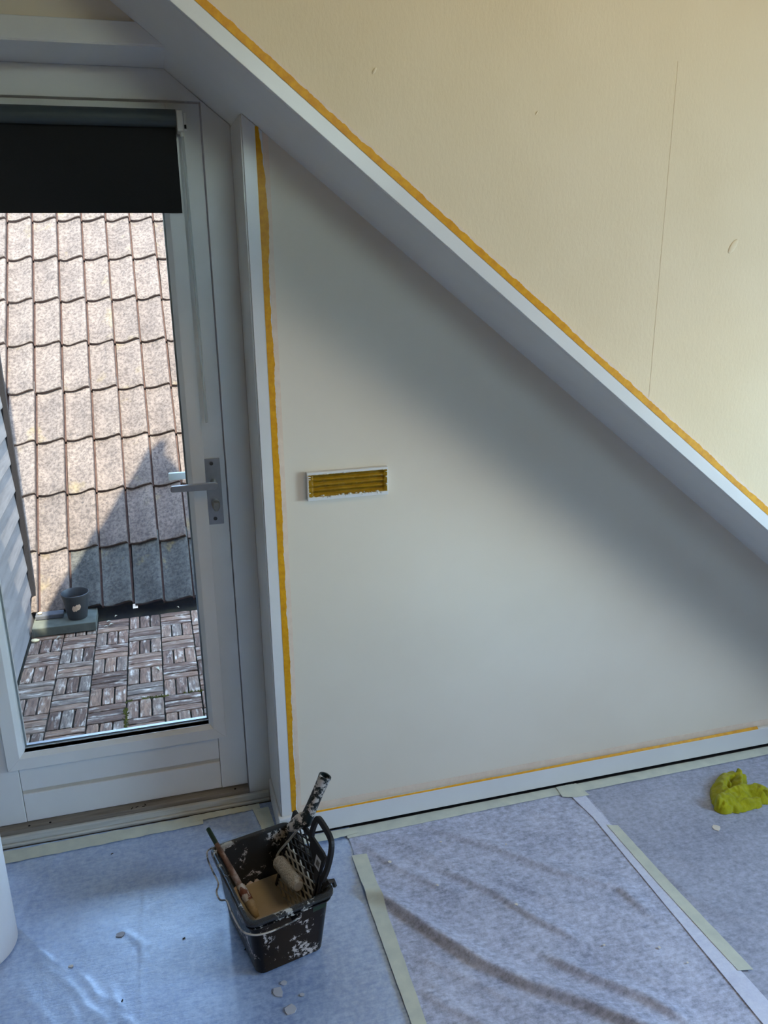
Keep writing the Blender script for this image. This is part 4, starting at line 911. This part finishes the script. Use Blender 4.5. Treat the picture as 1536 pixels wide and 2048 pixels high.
# neighbouring tiled roof rising behind the terrace
RA = math.radians(45); EY, EZ = 4.15, 0.024
roof = empty('roof', (0, EY, EZ), kind='structure')
roof.rotation_euler = (RA, 0, 0)
WV = 0.152
PROF_ = [(0.0, 0.004), (0.05, 0.0015), (0.15, 0.0), (0.28, 0.001), (0.42, 0.006), (0.56, 0.0135), (0.70, 0.0215), (0.81, 0.0262), (0.87, 0.0275), (0.905, 0.0262), (0.925, 0.0225), (0.932, 0.016), (0.935, -0.006), (0.988, -0.006)]
PROF = [(a, b * 1.42 if b > 0 else b) for a, b in PROF_]
def tile_mesh(seed, mat):
    r_ = random.Random(seed); bm = bmesh.new(); L = 0.42; T = 0.019; ys = [0.0, 0.004, 0.03, 0.16, 0.30, L]; rings = []
    xs = []
    for w_ in range(2): xs += [(w_ * WV + s * WV, h) for s, h in PROF]
    xs += [(2 * WV - 0.0005, 0.002)]
    for y in ys:
        tilt = 0.024 * (1 - y / L); rd = -0.005 if y == 0 else (-0.0012 if y == 0.004 else 0)
        top = [Vector((x, y, h + tilt + rd + 0.0012 * nz(x * 20 + seed, y * 12))) for x, h in xs]
        bot = [Vector((x, y, h + tilt - T)) for x, h in reversed(xs)]
        if y == 0:   # crumbling lower edge
            top = [p + Vector((0, r_.uniform(-0.0015, 0.0025), 0)) for p in top]
        rings.append(top + bot)
    bm_loft(rings, bm=bm); bmesh.ops.recalc_face_normals(bm, faces=bm.faces)
    me = bpy.data.meshes.new('roof_tile'); bm.to_mesh(me); bm.free(); me.materials.append(M[mat]); me.materials.append(M['tile_shade_dirt'])
    for p in me.polygons:
        p.use_smooth = True
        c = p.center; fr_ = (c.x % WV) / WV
        if fr_ > 0.93 or c.y < 0.0005: p.material_index = 1  # painted hump shade in the grooves; dark dirt on the lower edges
    me.set_sharp_from_angle(angle=math.radians(38)); return me
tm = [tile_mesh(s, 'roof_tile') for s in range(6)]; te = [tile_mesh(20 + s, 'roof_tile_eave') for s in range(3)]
EXP = 0.343
for kx in range(-5, 4):
    for ky in range(12):
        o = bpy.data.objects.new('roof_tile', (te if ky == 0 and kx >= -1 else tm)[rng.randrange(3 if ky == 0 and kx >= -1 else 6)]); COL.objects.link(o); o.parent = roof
        dx, dy, rz = rng.uniform(-0.002, 0.002), rng.uniform(-0.004, 0.004), rng.uniform(-0.004, 0.004)
        if ky == 0 and kx == 0: dy -= 0.008; rz = -0.012
        o.location = (-0.203 + 2 * WV * kx + dx, -0.05 + EXP * ky + dy, -0.046 + rng.uniform(-0.0008, 0.0008)); o.rotation_euler = (0, 0, rz)
obj('roof_deck', bm_box(-1.9, 1.2, -0.02, 4.4, -0.12, -0.062), 'roof_underlay', roof)
obj('eave_board', bm_box(-0.70, 1.2, 4.28, 4.30, -0.12, 0.02), 'roof_underlay', kind=None).parent = None
bpy.data.objects['eave_board'].name = 'trim_9'; bpy.data.objects['trim_9']['kind'] = 'structure'
obj('clip', bm_box(-0.215, -0.19, -0.075, -0.05, -0.045, -0.036), 'metal_dull', roof)

# unseen gable panel, outline shaped to throw the pointed shadow onto the tiles
SH = [(-0.626, 4.139, 0.013), (-0.497, 4.287, 0.161), (-0.434, 4.362, 0.236), (-0.342, 4.461, 0.335), (-0.259, 4.601, 0.475), (-0.206, 4.638, 0.512), (-0.122, 4.728, 0.602), (-0.052, 4.785, 0.659),
      (0.006, 4.830, 0.704), (0.036, 4.811, 0.685), (0.016, 4.764, 0.638), (0.091, 4.648, 0.522)]
YG = 2.50
def back(p):
    p = Vector(p); q = p + SUN_D * ((YG - p.y) / SUN_D.y); return (q.x, q.z)
gpz = [back(p) for p in SH]
# straighten the outline between foot and peak; keep the small spike at the peak
foot, peak = gpz[0], gpz[7]
(x1, z1), (x2, z2) = gpz[10], gpz[11]; m_ = (z2 - z1) / (x2 - x1); xr = x2 + (2.45 - z2) / m_
gpoly = [(foot[0] - 0.02, 2.45), foot, peak, gpz[8], gpz[9], gpz[10], (x2, z2), (xr, 2.45)]
obj('gable_shadow_caster', bm_prism_xz(gpoly, YG - 0.06, YG), 'facade', kind='structure')
obj('wall_outside', bm_prism_xz([(XL, 2.07), (0.26, 2.07), (0.26, -0.05), (2.0, -0.05), (2.0, 2.60), (XL, 2.60)], 2.421, 2.4395), 'facade', kind='structure')
